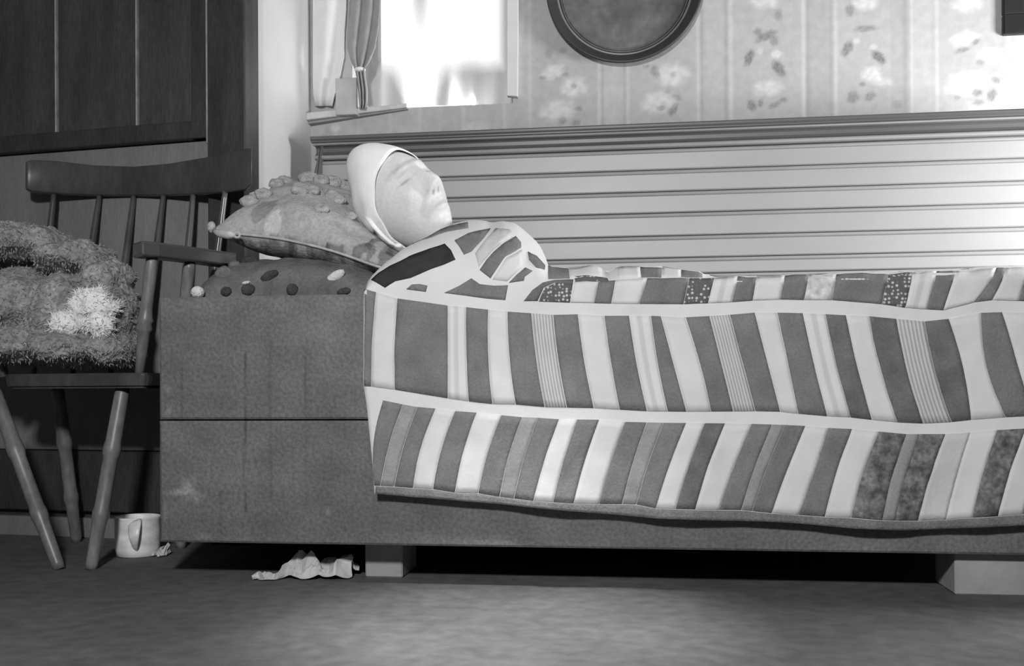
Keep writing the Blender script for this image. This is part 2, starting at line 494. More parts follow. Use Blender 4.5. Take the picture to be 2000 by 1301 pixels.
def wall_print(X, Z):
    """wallpaper pattern: pairs of pale stripes with rose sprays between them"""
    v = np.full(X.shape, 0.46)

    def xs(px): return PY(px, 150, YW).x
    for px, wd, dv in [(1035, 5, .08), (1170, 4, .10), (1177, 4, -.05), (1219, 5, -.04), (1226, 4, .10), (1364, 4, .10), (1371, 5, -.06),
                       (1418, 5, -.06), (1427, 4, .11), (1570, 4, .12), (1577, 4, -.07), (1625, 4, -.06), (1632, 4, .10), (1770, 7, -.07), (1780, 3, .08),
                       (1822, 5, -.03), (1830, 4, .10), (1970, 4, .10), (2030, 4, .10), (1003, 0, 0), (905, 5, .07), (985, 4, .07), (762, 4, .05), (820, 4, .05), (700, 4, .05)]:
        if wd: v += dv * np.exp(-((X - xs(px)) / (wd / 640)) ** 2)
    for a, b, dv in [(1177, 1219, .04), (1371, 1418, .02), (1577, 1625, -.03), (1780, 1822, .03), (1740, 1770, -.03), (1980, 2022, .03)]:
        v += dv * ((X > xs(a)) & (X < xs(b)))
    rng = np.random.RandomState(4)

    def blob(px, py, rx, ry, dv, rot=0.0, petals=0, hollow=0.0, rag=0.13):
        nonlocal v
        p = PY(px, py, YW); s = 1 / 628.0
        dx = (X - p.x); dz = (Z - p.z)
        c, sn = math.cos(rot), math.sin(rot)
        a = (dx * c + dz * sn) / (rx * s); b = (-dx * sn + dz * c) / (ry * s)
        r = np.sqrt(a * a + b * b); th = np.arctan2(b, a)
        ph = rng.rand() * 6
        edge = 1 + rag * (np.sin(th * (petals or 5) + ph) * .5 + np.sin(th * 9 + ph * 2) * .35 + np.sin(th * 13 + ph * 3) * .25)
        m = np.clip((edge + .15 - r) / 0.55, 0, 1)
        if hollow: m = m * (1 - hollow * np.exp(-(r / 0.3) ** 2))
        fold = 1 + 0.22 * np.sin(th * 3 + r * 7 + ph) * (r > .25)
        v += dv * m * fold
    L, D = .17, -.22
    for a in [
        # px, py, rx, ry, dv, rot
        (1080, 140, 24, 15, L, .3), (1121, 170, 28, 22, L, 0), (1121, 168, 7, 6, D), (1088, 216, 36, 22, L, .1), (1125, 240, 10, 7, D * .6), (1098, 236, 8, 9, D * .7), (1130, 212, 9, 5, D * .6),
        (1072, 105, 9, 11, D * .5), (1100, 98, 10, 7, D * .4), (1060, 152, 8, 4, D * .5), (1105, 145, 8, 4, D * .6),
        (1313, 146, 34, 25, L, 0), (1315, 146, 6, 7, D * .7), (1280, 140, 9, 14, D * .7, .4), (1262, 130, 8, 4, D * .5), (1285, 200, 36, 22, L, .1), (1290, 211, 10, 6, D), (1315, 214, 8, 15, D * .8, -.5), (1322, 190, 12, 6, D * .5, -.5), (1305, 180, 8, 4, D * .5),
        (1497, 70, 24, 9, D * .8, .4), (1480, 62, 9, 8, D * .7), (1512, 80, 9, 12, D * .7), (1463, 113, 9, 18, D, -.35), (1521, 134, 10, 20, D, .6), (1516, 106, 11, 8, L), (1485, 100, 6, 8, L * .7), (1500, 172, 30, 17, L * .9, 0), (1468, 206, 9, 13, D * .8, .3), (1486, 202, 6, 9, D * .7), (1513, 205, 14, 6, D * .6, .4), (1530, 195, 8, 5, D * .6),
        (1690, 56, 24, 7, D * .7), (1655, 95, 10, 18, D * .9, -.5), (1716, 112, 9, 18, D * 1.1, .8), (1672, 80, 8, 6, L * .8), (1706, 92, 8, 6, L * .8), (1702, 145, 20, 16, L), (1684, 165, 7, 5, D * .7), (1725, 160, 20, 10, L * .7), (1666, 190, 12, 13, D * .7), (1700, 188, 11, 9, D * .7, .5), (1752, 205, 10, 10, D * .3),
        (1882, 76, 28, 14, L, .2), (1905, 82, 8, 5, D * .8, .6), (1880, 98, 14, 5, D * .7, .2), (1935, 108, 24, 15, L * .8), (1915, 122, 9, 6, D * .6), (1888, 163, 40, 24, L, .1), (1908, 180, 10, 8, D), (1937, 186, 9, 13, D * .9, -.4), (1945, 156, 9, 6, D * .7, -.6), (1912, 200, 12, 6, D * .6), (1870, 190, 6, 5, D * .6),
        (2080, 150, 34, 24, L), (2110, 190, 9, 14, D * .8), (2060, 190, 10, 8, D * .7),
        (930, 250, 30, 14, L * .6), (640, 268, 14, 20, -.06), (655, 250, 12, 10, .1), (628, 300, 8, 12, -.1), (800, 255, 26, 12, L * .3), (700, 240, 16, 10, -.05),
        (1090, -20, 30, 22, L), (1495, 0, 30, 18, L), (1690, 5, 26, 16, L), (1890, 5, 30, 20, L), (1660, 20, 9, 14, D * .7), (1520, 30, 9, 12, D * .6)]:
        blob(*a)
    return np.clip(v, 0.10, 0.78)


def wall_back():
    xs = np.arange(SWX - 0.02, XR + 0.02, st); zs = np.arange(1.0, 1.80, st)
    verts = []; faces = []
    nx, nzz = len(xs), len(zs)
    Xg, Zg = np.meshgrid(xs, zs)
    vals = wall_print(Xg.ravel(), Zg.ravel())
    verts = [(x, YW, z) for x, z in zip(Xg.ravel(), Zg.ravel())]
    for j in range(nzz - 1):
        zc = zs[j] + st / 2
        for i in range(nx - 1):
            xc = xs[i] + st / 2
            if WX0 < xc < WX1 and zc > WZ0: continue
            a = j * nx + i
            faces.append((a, a + 1, a + nx + 1, a + nx))
    vals = list(vals)

    def quad(x0, x1, z0, z1):
        k = len(verts)
        verts.extend([(x0, YW, z0), (x1, YW, z0), (x1, YW, z1), (x0, YW, z1)]); faces.append((k, k + 1, k + 2, k + 3)); vals.extend([.5] * 4)
    zt = zs[-1]
    quad(xs[0], xs[-1], 0, 1.0)
    quad(xs[0], WX0, zt, ZC); quad(WX1, xs[-1], zt, ZC); quad(WX0, WX1, WZ1, ZC)

    def quad3(*p):
        k = len(verts); verts.extend(p); faces.append((k, k + 1, k + 2, k + 3)); vals.extend([.55] * 4)
    d = YW + 0.24
    # reveals of the opening
    quad3((WX0, YW, WZ0), (WX0, d, WZ0), (WX0, d, WZ1), (WX0, YW, WZ1))
    quad3((WX1, d, WZ0), (WX1, YW, WZ0), (WX1, YW, WZ1), (WX1, d, WZ1))
    quad3((WX0, d, WZ0), (WX0, YW, WZ0), (WX1, YW, WZ0), (WX1, d, WZ0))
    quad3((WX0, YW, WZ1), (WX0, d, WZ1), (WX1, d, WZ1), (WX1, YW, WZ1))
    # outer leaf, so the wall has thickness
    k0 = xs[0]; k1 = xs[-1]
    for (a, b, c, e) in ((k0, WX0, 0, ZC), (WX1, k1, 0, ZC), (WX0, WX1, 0, WZ0), (WX0, WX1, WZ1, ZC)):
        quad3((b, d, c), (a, d, c), (a, d, e), (b, d, e))
    o = mk('wall_back', verts, faces, mat_attr('wallpaper', 0.75, 0.25, 0.07, 40, 0.05))
    put_print(o, vals)
    return struct(o, 'faded floral wallpaper with pale stripes and rose sprays above the settle')


wall_back()

# ---- plaster return wall, its end meeting the dark door post
SWY0 = 2.70
struct(box('wall_left', SWX - 0.05, SWX, SWY0, YW + 0.24, 0, ZC, 'plaster', bv=0.004), 'white plastered return wall between dark door and wallpaper')

# ---- left rear wall with the dark boarded door, 15 degrees off the settle's line
DANG = math.radians(15 - 7.6)
D0 = P(489, 300, 2.80); D0.z = 0
DDIR = Vector((-math.cos(DANG + 0.0), math.sin(DANG + 0.0), 0))      # runs to the left and away
DN = Vector((DDIR.y, -DDIR.x, 0))
if DN.y > 0: DN = -DN


def dpt(px, py):
    """point of the door plane seen at a pixel -> (s along, z)"""
    r = ray(px, py)
    t = (D0 - CAM).dot(DN) / r.dot(DN)
    q = CAM + r * t
    return (q - D0).dot(DDIR), q.z


def dbox(name, s0, s1, n0, n1, z0, z1, m, parent=None, bv=0.003):
    pts = []
    for z in (z0, z1):
        for s, n in ((s0, n0), (s1, n0), (s1, n1), (s0, n1)):
            p = D0 + DDIR * s + DN * n; pts.append((p.x, p.y, z))
    return hexa(name, pts, m, parent, bv)


struct(dbox('wall_left_rear', 0.002, 2.2, -0.05, -0.02, 0, ZC, 'door_wood', None, 0), 'dark timber wall behind the spindle-back chair')
door = empty('door_1', D0 + DDIR * 0.5)
struct(door, 'dark boarded door with vertical beaded planks behind the chair')
s490, _ = dpt(489, 200); s412, _ = dpt(413, 200); s378, zr1 = dpt(378, 238)
_, zr0 = dpt(378, 273)
s265, _ = dpt(264, 200); s105, _ = dpt(106, 200); sm60, _ = dpt(-60, 200)
dbox('door_post', s490, s412 - 0.004, -0.02, 0.03, 0, ZC - 0.02, 'door_wood', door, 0.004)
dbox('post_bead', s412 - 0.003, s412 + 0.004, -0.02, 0.024, 0.0 + zr0 - 0.02, ZC - 0.02, 'bead_wood', door, 0.002)
dbox('stile', s412 + 0.004, s378, -0.02, 0.012, zr0, ZC - 0.05, 'door_wood', door, 0.003)
dbox('rail', s412 + 0.004, 1.6, -0.02, 0.013, zr0, zr1, 'door_wood', door, 0.003)
edges = [s378, s265, s105, sm60, sm60 + 0.23, sm60 + 0.46]
for i in range(len(edges) - 1):
    a, b = edges[i], edges[i + 1]
    dbox('plank', a + 0.004, b - 0.004, -0.02, -0.012, zr1, ZC - 0.05, 'door_panel', door, 0.002)
    if 0 < i < 4:
        dbox('bead', a - 0.0028, a + 0.0028, -0.02, -0.004, zr1 + 0.002, ZC - 0.05, 'bead_wood', door, 0.0015)
_, zl = dpt(200, 880)
dbox('lower_panel', s412 - 0.002, 1.6, -0.02, -0.012, zl, zr0 - 0.002, 'door_lower', door, 0.002)
_, zb = dpt(200, 1000)
dbox('bottom_rail', s490 + 0.001, 1.6, -0.02, 0.006, zb, zl - 0.002, 'door_wood', door, 0.003)
dbox('threshold', s490 + 0.001, 1.6, -0.02, 0.012, 0.0, zb - 0.018, 'door_lower', door, 0.003)

# ---- window: frame, pane, sill, white side strip
win = empty('window_1', (0.5 * (WX0 + WX1), YW + 0.2, WZ0)); struct(win, 'small bright window in the wallpapered wall, over the head')
d = YW + 0.2
box('frame_bottom', WX0, WX1, d, d + 0.04, WZ0, WZ0 + 0.035, 'window_paint', win, 0.003)
box('frame_side', WX0, WX0 + 0.035, d, d + 0.04, WZ0 + 0.035, WZ1, 'window_paint', win, 0.003)
box('frame_side', WX1 - 0.035, WX1, d, d + 0.04, WZ0 + 0.035, WZ1, 'window_paint', win, 0.003)
box('frame_top', WX0 + 0.035, WX1 - 0.035, d, d + 0.04, WZ1 - 0.035, WZ1, 'window_paint', win, 0.003)
box('glazing_bar', WX0 + 0.035, WX1 - 0.035, d + 0.005, d + 0.03, 1.80, 1.82, 'window_paint', win, 0.002)
box('pane', WX0 + 0.035, WX1 - 0.035, d + 0.016, d + 0.019, WZ0 + 0.035, 1.80, 'glass', win, 0)
box('pane', WX0 + 0.035, WX1 - 0.035, d + 0.016, d + 0.019, 1.82, WZ1 - 0.035, 'glass', win, 0)
# crooked ledge below the opening, running out of the corner
pa, pb = PY(606, 226, YW - 0.012), PY(796, 203, YW - 0.012)
pa2, pb2 = PY(606, 240, YW - 0.012), PY(796, 211, YW - 0.012)
hexa('sill', [(SWX, YW - 0.05, pa2.z), (pb2.x, YW - 0.02, pb2.z), (pb2.x, YW, pb2.z), (SWX, YW, pa2.z),
              (SWX, YW - 0.05, pa.z), (pb.x, YW - 0.02, pb.z), (pb.x, YW, pb.z), (SWX, YW, pa.z)], 'sill_paint', win, 0.002)
hexa('sill_moulding', [(SWX, YW - 0.03, pa2.z - 0.008), (pb2.x, YW - 0.012, pb2.z - 0.004), (pb2.x, YW, pb2.z - 0.004), (SWX, YW, pa2.z - 0.008),
                       (SWX, YW - 0.03, pa2.z), (pb2.x, YW - 0.012, pb2.z), (pb2.x, YW, pb2.z), (SWX, YW, pa2.z)], 'sill_edge', win, 0.001)
t0, t1 = PY(990, 190, YW - 0.02), PY(1014, 190, YW - 0.02)
struct(hexa('trim_1', [(t0.x, YW - 0.025, t0.z + 0.004), (t1.x - 0.004, YW - 0.025, t0.z), (t1.x - 0.004, YW, t0.z), (t0.x, YW, t0.z + 0.004),
                       (t0.x + 0.004, YW - 0.025, 2.04), (t1.x + 0.004, YW - 0.025, 2.04), (t1.x + 0.004, YW, 2.04), (t0.x + 0.004, YW, 2.04)], 'window_paint', None, 0.002),
       'white upright strip at the right side of the window')


def sheet(name, rows, m, label, cat, thick=0.003, parent=None, wave=None, nu=24):
    """hanging cloth: rows = [(px0, px1, py, Y)], waves in depth"""
    verts = []; faces = []
    nr = len(rows)
    for r, (a, b, py, Y) in enumerate(rows):
        for i in range(nu + 1):
            t = i / nu
            yy = Y + (wave(t, r / (nr - 1)) if wave else 0)
            verts.append(PY(lerp(a, b, t), py, yy))
    for r in range(nr - 1):
        for i in range(nu):
            k = r * (nu + 1) + i
            faces.append((k, k + 1, k + nu + 2, k + nu + 1))
    o = mk(name, verts, faces, m, parent, True)
    s = o.modifiers.new('thickness', 'SOLIDIFY'); s.thickness = thick; s.offset = 0
    if label: tag(o, label, cat)
    return o


# cloths and things at the window
sheet('window_curtain', [(611, 679, -330, YW - .03), (611, 678, -60, YW - .03), (611, 676, 20, YW - .03), (611, 673, 60, YW - .03), (611, 672, 110, YW - .03), (611, 664, 150, YW - .028), (612, 654, 185, YW - .024), (616, 649, 207, YW - .02)],
      'curtain_white', 'plain white curtain hanging in the corner beside the plaster wall', 'curtain', wave=lambda t, r: 0.008 * math.sin(t * 9 + r * 2))
tc_ = sheet('tied_curtain', [(690, 742, -330, YW - .035), (688, 742, -60, YW - .035), (682, 742, 20, YW - .035), (679, 738, 60, YW - .037), (678, 732, 95, YW - .04), (686, 722, 120, YW - .045), (694, 712, 136, YW - .05), (697, 713, 150, YW - .05), (700, 717, 175, YW - .046), (702, 717, 200, YW - .045), (703, 714, 212, YW - .045)],
            'floral_net', 'patterned window curtain gathered and tied, tail reaching the ledge', 'curtain', wave=lambda t, r: 0.010 * math.sin(t * 16 + r * 3))
p = PY(703, 136, YW - .05)
mkbm('tie_band', ico(p, 0.018, 0.016, 0.009, 2), 'curtain_white', tc_, True)
def glow_lace():
    m = bpy.data.materials.new('glow_lace'); m.use_nodes = True
    nt = m.node_tree; b = nt.nodes['Principled BSDF']; b.inputs['Roughness'].default_value = 0.95
    b.inputs['Base Color'].default_value = grey(0.5)
    at = nd(nt, 'ShaderNodeAttribute', attribute_name='print')
    t = nd(nt, 'ShaderNodeBsdfTransparent'); mx = nd(nt, 'ShaderNodeMixShader')
    nt.links.new(at.outputs['Fac'], mx.inputs[0]); nt.links.new(t.outputs[0], mx.inputs[1]); nt.links.new(b.outputs[0], mx.inputs[2])
    nt.links.new(mx.outputs[0], nt.nodes['Material Output'].inputs['Surface'])
    MATS['glow_lace'] = m
    rows = []
    for k in range(25):
        py = lerp(-90, 206, k / 24); rows.append((714, 1002, py, YW + .1))
    o = sheet('net_curtain', rows, 'glow_lace', 'thin net curtain across the lower window, opacity shaped to the soft glow', 'curtain', thick=0.0, wave=lambda t_, r: 0.006 * math.sin(t_ * 40 + r), nu=72)
    o.modifiers.clear()
    vals = []
    for k in range(25):
        py = rows[k][2]
        for i in range(73):
            px = lerp(714, 1002, i / 72)
            # opacity shaped to the window's soft glow: dense sides and bottom, clear lobe
            a = (py - 105) / 40 + .05 * math.sin(px / 9)
            lobe = math.exp(-((px - 820) / (46)) ** 2) * (1 if py < 185 else .9)
            side = max(0, (px - 965) / 25, (742 - px) / 22)
            dn = max(a * (1 - 1.25 * lobe), side)
            vals.append(min(.93, max(0, dn)))
    put_print(o, vals)


glow_lace()
c0, c1 = PY(656, 213, YW - .045), PY(697, 152, YW - .045)
bx = box('card_box', c0.x, c1.x, YW - .05, YW - .012, pa.z - 0.012, c1.z, 'card_box', None, 0.002)
tag(bx, 'upright grey card box on the ledge under the tied curtain', 'box')

# ---- round tin tray and picture corner on the wall
tc = PY(1219, -26, YW - 0.02); R = 154 / 628.0
tray = empty('round_tray', (tc.x, YW - 0.02, tc.z - R)); tag(tray, 'dark round tin tray hung on the floral wallpaper', 'tray')


def lathe_y(name, c, prof, m, parent, seg=72, smooth=True, shut=True):
    vs = []; fs = []
    for r, y in prof:
        for j in range(seg):
            q = 2 * PI * j / seg
            vs.append((c.x + r * math.cos(q), c.y + y, c.z + r * math.sin(q)))
    for i in range(len(prof) - 1):
        for j in range(seg):
            k = (j + 1) % seg
            fs.append((i * seg + j, i * seg + k, (i + 1) * seg + k, (i + 1) * seg + j))
    b = bmesh.new(); V = [b.verts.new(v) for v in vs]
    for f in fs: b.faces.new([V[i] for i in f])
    if shut:
        b.faces.new(V[:seg]); b.faces.new(V[-seg:])
    else:
        for j in range(seg):
            k = (j + 1) % seg; b.faces.new((V[(len(prof) - 1) * seg + j], V[(len(prof) - 1) * seg + k], V[k], V[j]))
    bmesh.ops.recalc_face_normals(b, faces=b.faces)
    return mkbm(name, b, m, parent, smooth)


tcc = Vector((tc.x, YW, tc.z))
lathe_y('base_plate', tcc, [(R * .84, -0.004), (R * .84, -0.012), (0.001, -0.012)], 'tray_tin', tray, 72, False)
lathe_y('rim', tcc, [(R * .83, -0.004), (R * .985, -0.03), (R, -0.036), (R * .99, -0.044), (R * .97, -0.042), (R * .86, -0.016), (R * .83, -0.012)], 'tray_rim', tray, 72, True, False)


def torus_y(name, c, Rr, r, m, parent, seg=72, s2=8):
    vs = []; fs = []
    for j in range(seg):
        q = 2 * PI * j / seg
        for k in range(s2):
            a = 2 * PI * k / s2
            rr = Rr + r * math.cos(a)
            vs.append((c.x + rr * math.cos(q), c.y + r * math.sin(a), c.z + rr * math.sin(q)))
    for j in range(seg):
        for k in range(s2):
            fs.append((j * s2 + k, j * s2 + (k + 1) % s2, ((j + 1) % seg) * s2 + (k + 1) % s2, ((j + 1) % seg) * s2 + k))
    return mk(name, vs, fs, m, parent, True)


torus_y('rim_bead', tcc + Vector((0, -0.016, 0)), R * .86, 0.004, 'tray_bead', tray)
torus_y('inner_bead', tcc + Vector((0, -0.014, 0)), R * .80, 0.0025, 'tray_tin', tray)

pc = PY(1958, 69, YW - 0.01)
pf = empty('picture_frame', (pc.x + 0.15, YW, pc.z)); tag(pf, 'black picture frame cut by the top right corner', 'picture')
fw = 0.06
box('frame_bottom', pc.x, pc.x + 0.3, YW - 0.022, YW, pc.z, pc.z + fw, 'frame_black', pf)
box('frame_top', pc.x, pc.x + 0.3, YW - 0.022, YW, pc.z + 0.34, pc.z + 0.40, 'frame_black', pf)
box('frame_side', pc.x, pc.x + fw, YW - 0.022, YW, pc.z + fw, pc.z + 0.34, 'frame_black', pf)
box('frame_side', pc.x + 0.3 - fw, pc.x + 0.3, YW - 0.022, YW, pc.z + fw, pc.z + 0.34, 'frame_black', pf)
box('print', pc.x + fw, pc.x + 0.3 - fw, YW - 0.010, YW, pc.z + fw, pc.z + 0.34, 'picture_paper', pf, 0)

# ================================================================== SETTLE BED
SX0 = PY(311, 820, YF).x; SX1 = 1.12
ZB0 = 0.088; ZT = PY(500, 578, YF).z; ZS = PY(500, 820, YF).z
settle = empty('settle_bed', ((SX0 + SX1) / 2, 2.6, 0.0))
tag(settle, 'long wooden settle bed with boarded back, bearing the quilted sleeper', 'settle')


def front_board(name, z0, z1, y0, y1):
    """plank with its own cracks, old stain and scratches as surface colour"""
    nx, nzz = 420, 60
    verts = []; faces = []; vals = []
    for j in range(nzz + 1):
        for i in range(nx + 1):
            x = lerp(SX0, SX1, i / nx); z = lerp(z0, z1, j / nzz)
            e = min(1, min(i, nx - i, j, nzz - j) / 1.0)
            verts.append((x, y0 + (0.003 if e < 1 else 0) + 0.0012 * nz(x * 3, z * 20), z))
    X = np.array([v[0] for v in verts]); Z = np.array([v[2] for v in verts])
    v = np.full(len(verts), 0.13)
    nn = np.array([nz(a * 2.2, b * 3, 1.7) for a, b in zip(X, Z)]); v *= 1 + .22 * nn
    nn2 = np.array([nz(a * 14, b * 19, 4.2) for a, b in zip(X, Z)]); v *= 1 + .22 * nn2
    # cracks running up the planks
    for px, ya, yb, dep in ((478, 690, 1000, .5), (526, 670, 820, .45), (527, 820, 980, .22), (598, 680, 820, .6), (598, 820, 1000, .15), (356, 700, 830, .2), (430, 960, 1060, .25)):
        a = PY(px, ya, YF); b = PY(px + random.uniform(-3, 3), yb, YF)
        m = np.exp(-((X - a.x - 0.004 * np.array([nz(0, z * 6, px) for z in Z])) / 0.0022) ** 2) * (Z < a.z) * (Z > b.z)
        v *= 1 - dep * m
    # pale worn stain near the left end
    for px, py, rx, rz, k in ((366, 955, 18, 22, .9), (345, 962, 30, 7, .7), (384, 972, 16, 14, .6), (326, 760, 7, 9, .45), (330, 802, 8, 8, .5), (640, 1000, 6, 5, .8), (400, 1048, 22, 7, .4), (322, 1000, 5, 26, .25)):
        p = PY(px, py, YF)
        rag = np.array([1 + .5 * nz(a * 60, b * 60, px) for a, b in zip(X, Z)])
        m = np.clip(1.15 - np.hypot((X - p.x) / (rx / 890), (Z - p.z) / (rz / 890)) * rag, 0, 1)
        v *= 1 + k * m
    for j in range(nzz):
        for i in range(nx):
            k = j * (nx + 1) + i; faces.append((k, k + 1, k + nx + 2, k + nx + 1))
    k = len(verts)
    verts += [(SX0, y1, z0), (SX1, y1, z0), (SX1, y1, z1), (SX0, y1, z1)]
    faces.append((k + 1, k, k + 3, k + 2))
    bl, br, tl, tr = 0, nx, nzz * (nx + 1), nzz * (nx + 1) + nx
    faces.append(tuple([k, k + 1] + list(range(br, bl - 1, -1))))
    faces.append(tuple([k + 2, k + 3] + list(range(tl, tr + 1))))
    faces.append(tuple([k + 3, k] + [q * (nx + 1) for q in range(nzz + 1)]))
    faces.append(tuple([k + 1, k + 2] + [q * (nx + 1) + nx for q in range(nzz, -1, -1)]))
    o = mk(name, verts, faces, SETTLE_M, settle)
    put_print(o, list(v) + [.12] * 4)
    return o


SETTLE_M = mat_attr('settle_front', 0.6, 0.3, 0.24, 130, 0.2)
front_board('front_board', ZB0, ZS - 0.0022, YF, YF + 0.03)
front_board('front_board', ZS + 0.0012, ZT, YF + 0.0015, YF + 0.03)
box('end_board', SX0, SX0 + 0.03, YF + 0.031, YB + 0.02, ZB0, ZT - 0.002, 'settle_wood', settle)
box('end_board', SX1 - 0.03, SX1, YF + 0.031, YB + 0.02, ZB0, ZT - 0.002, 'settle_wood', settle)
box('bottom_board', SX0 + 0.031, SX1 - 0.031, YF + 0.031, YB + 0.02, ZB0 + 0.004, ZB0 + 0.03, 'settle_inner', settle, 0.002)
# foot blocks
fa, fb = PY(713, 1100, YF + .10), PY(786, 1100, YF + .10)
box('foot_block', fa.x, fb.x, YF + 0.10, YF + 0.24, 0, ZB0, 'block_wood', settle)
fa = PY(1865, 1120, YF + .035)
box('foot_block', fa.x, fa.x + 0.2, YF + 0.035, YF + 0.18, 0, ZB0, 'block_wood', settle)
box('foot_block', SX0 + 0.03, SX0 + 0.12, YB - 0.2, YB - 0.06, 0, ZB0, 'settle_inner', settle)
box('foot_block', fa.x, fa.x + 0.2, YB - 0.2, YB - 0.06, 0, ZB0, 'settle_inner', settle)
# boarded back: every board its own beaded profile
BX0 = PY(612, 330, YB).x; BX1 = SX1 - 0.01
zs_ = [1.126, 1.064, 1.000, 0.937, 0.869, 0.804, 0.757, 0.690, 0.625, 0.56]
for i in range(len(zs_) - 1):
    t, b_ = zs_[i], zs_[i + 1]
    t -= 0.0012; b_ += 0.0012
    y = YB + random.uniform(-0.0008, 0.0008)
    prof = [(YB + 0.02, b_), (YB + 0.02, t), (y + 0.004, t), (y + 0.0004, t - 0.0035), (y - 0.001, t - 0.006), (y + 0.0004, t - 0.0085), (y + 0.004, t - 0.0105),
            (y, t - 0.0125), (y, b_ + 0.003), (y + 0.004, b_)]
    extrude_profile('back_board', prof, BX0 + 0.012, BX1, 'board_paint', settle, n=6)
# moulded top rail in three members
extrude_profile('capping', [(YB + .05, 1.178), (YB + .05, 1.196), (YB - .026, 1.196), (YB - .03, 1.192), (YB - .03, 1.186), (YB - .024, 1.182), (YB - .024, 1.178)], BX0 - 0.0, BX1, 'rail_shaded', settle)
extrude_profile('fillet', [(YB + .03, 1.171), (YB + .03, 1.1775), (YB - .016, 1.1775), (YB - .019, 1.1745), (YB - .016, 1.171)], BX0 + 0.004, BX1, 'rail_light', settle)
cv = [(YB + .03, 1.1425), (YB + .03, 1.1705)] + [(YB - .014 + .016 * math.sin(q * PI / 2), 1.1705 - .028 * (q)) for q in (0, .25, .5, .75, 1)]
cv = [(YB + .03, 1.1425), (YB + .03, 1.1705), (YB + .004, 1.1705), (YB + .010, 1.165), (YB + .011, 1.155), (YB + .006, 1.147), (YB - .002, 1.1425)]
extrude_profile('cove', cv, BX0 + 0.006, BX1, 'rail_shaded', settle)
extrude_profile('lower_bead', [(YB + .03, 1.1275), (YB + .03, 1.142), (YB - .004, 1.142), (YB - .010, 1.139), (YB - .012, 1.135), (YB - .010, 1.131), (YB - .004, 1.1285)], BX0 + 0.008, BX1, 'rail_light', settle)
# curved end piece of the back
def end_piece():
    out = []
    for k in range(13):
        q = k / 12
        z = lerp(0.56, 1.19, q)
        x = BX0 + 0.012 - 0.016 * math.sin(q * PI) ** 1.0 - 0.022 * max(0, 0.9 - q) + 0.02 * max(0, q - 0.8) / 0.2
        out.append((x, z))
    prof = out + [(BX0 + 0.03, 1.19), (BX0 + 0.03, 0.56)]
    n = len(prof); vs = [(x, YB - 0.014, z) for x, z in prof] + [(x, YB + 0.03, z) for x, z in prof]
    fs = [tuple(range(n)), tuple(range(2 * n - 1, n - 1, -1))] + [(i, i + n, (i + 1) % n + n, (i + 1) % n) for i in range(n)]
    b = bmesh.new(); V = [b.verts.new(v) for v in vs]
    for f in fs: b.faces.new([V[i] for i in f])
    bmesh.ops.recalc_face_normals(b, faces=b.faces)
    mkbm('end_upright', b, 'rail_shaded', settle)


end_piece()

# mattress inside the box
ZM = 0.462
mt = bmesh.new(); bmesh.ops.create_grid(mt, x_segments=40, y_segments=14, size=0.5)
top = []
mv = []; mf = []
bmm = box_bm(SX0 + 0.035, SX1 - 0.035, YF + 0.034, YB - 0.03, ZB0 + 0.031, ZM, 0.03, 3)
mt.free()
tag(mkbm('mattress', bmm, 'mattress_tick', None, True), 'plain tick mattress lying inside the settle box under the quilt', 'mattress')

# ================================================================== PATCHWORK QUILT
RIGHT = 2260


def pl(pts):
    a = np.array(pts, float)
    return lambda x: float(np.interp(x, a[:, 0], a[:, 1]))


HEM = pl([(700, 962), (730, 964), (800, 970), (862, 975), (970, 984), (1105, 998), (1200, 1005), (1284, 1013), (1368, 1016), (1452, 1017), (1536, 1021), (1620, 1028), (1670, 1033), (1758, 1036), (1846, 1033), (1971, 1028), (2060, 1022), (2300, 1030)])
CB = pl([(731, 948), (770, 950), (807, 953), (846, 955), (889, 962), (934, 963), (976, 970), (1042, 978), (1120, 983), (1170, 984), (1243, 985), (1281, 993), (1358, 995), (1448, 996), (1507, 1002), (1611, 1009), (1662, 1011), (1723, 1016), (1793, 1017), (1847, 1014), (1899, 1011), (1949, 1008), (2000, 1004), (2300, 1010)])
CT = pl([(715, 775), (748, 782), (787, 790), (815, 795), (851, 798), (889, 803), (931, 806), (979, 811), (1020, 815), (1050, 816), (1092, 819), (1170, 820), (1220, 824), (1296, 826), (1416, 827), (1468, 828), (1533, 830), (1573, 832), (1617, 836), (1664, 838), (1717, 843), (1770, 848), (1846, 848), (1894, 845), (1948, 840), (2060, 834), (2300, 836)])
BB = pl([(708, 754), (726, 755), (771, 761), (875, 778), (915, 784), (961, 789), (1007, 790), (1064, 795), (1160, 797), (1210, 800), (1264, 803), (1341, 804), (1475, 803), (1525, 804), (1559, 808), (1616, 813), (1661, 815), (1703, 820), (1752, 825), (1803, 827), (1858, 824), (1897, 820), (1964, 815), (2060, 810), (2300, 812)])
BT = pl([(708, 562), (717, 566), (735, 571), (776, 583), (875, 597), (910, 600), (954, 605), (991, 609), (1038, 612), (1080, 615), (1129, 614), (1180, 617), (1271, 617), (1339, 620), (1425, 615), (1474, 611), (1518, 611), (1568, 612), (1612, 614), (1652, 616), (1697, 618), (1751, 623), (1806, 628), (1853, 623), (1916, 611), (1957, 610), (2060, 612), (2300, 618)])
AB = pl([(1000, 588), (1022, 589), (1114, 591), (1194, 593), (1335, 594), (1383, 592), (1429, 590), (1470, 587), (1523, 585), (1570, 586), (1625, 586), (1722, 594), (1768, 601), (1810, 604), (1842, 606), (1903, 590), (1937, 586), (2000, 588), (2300, 590)])
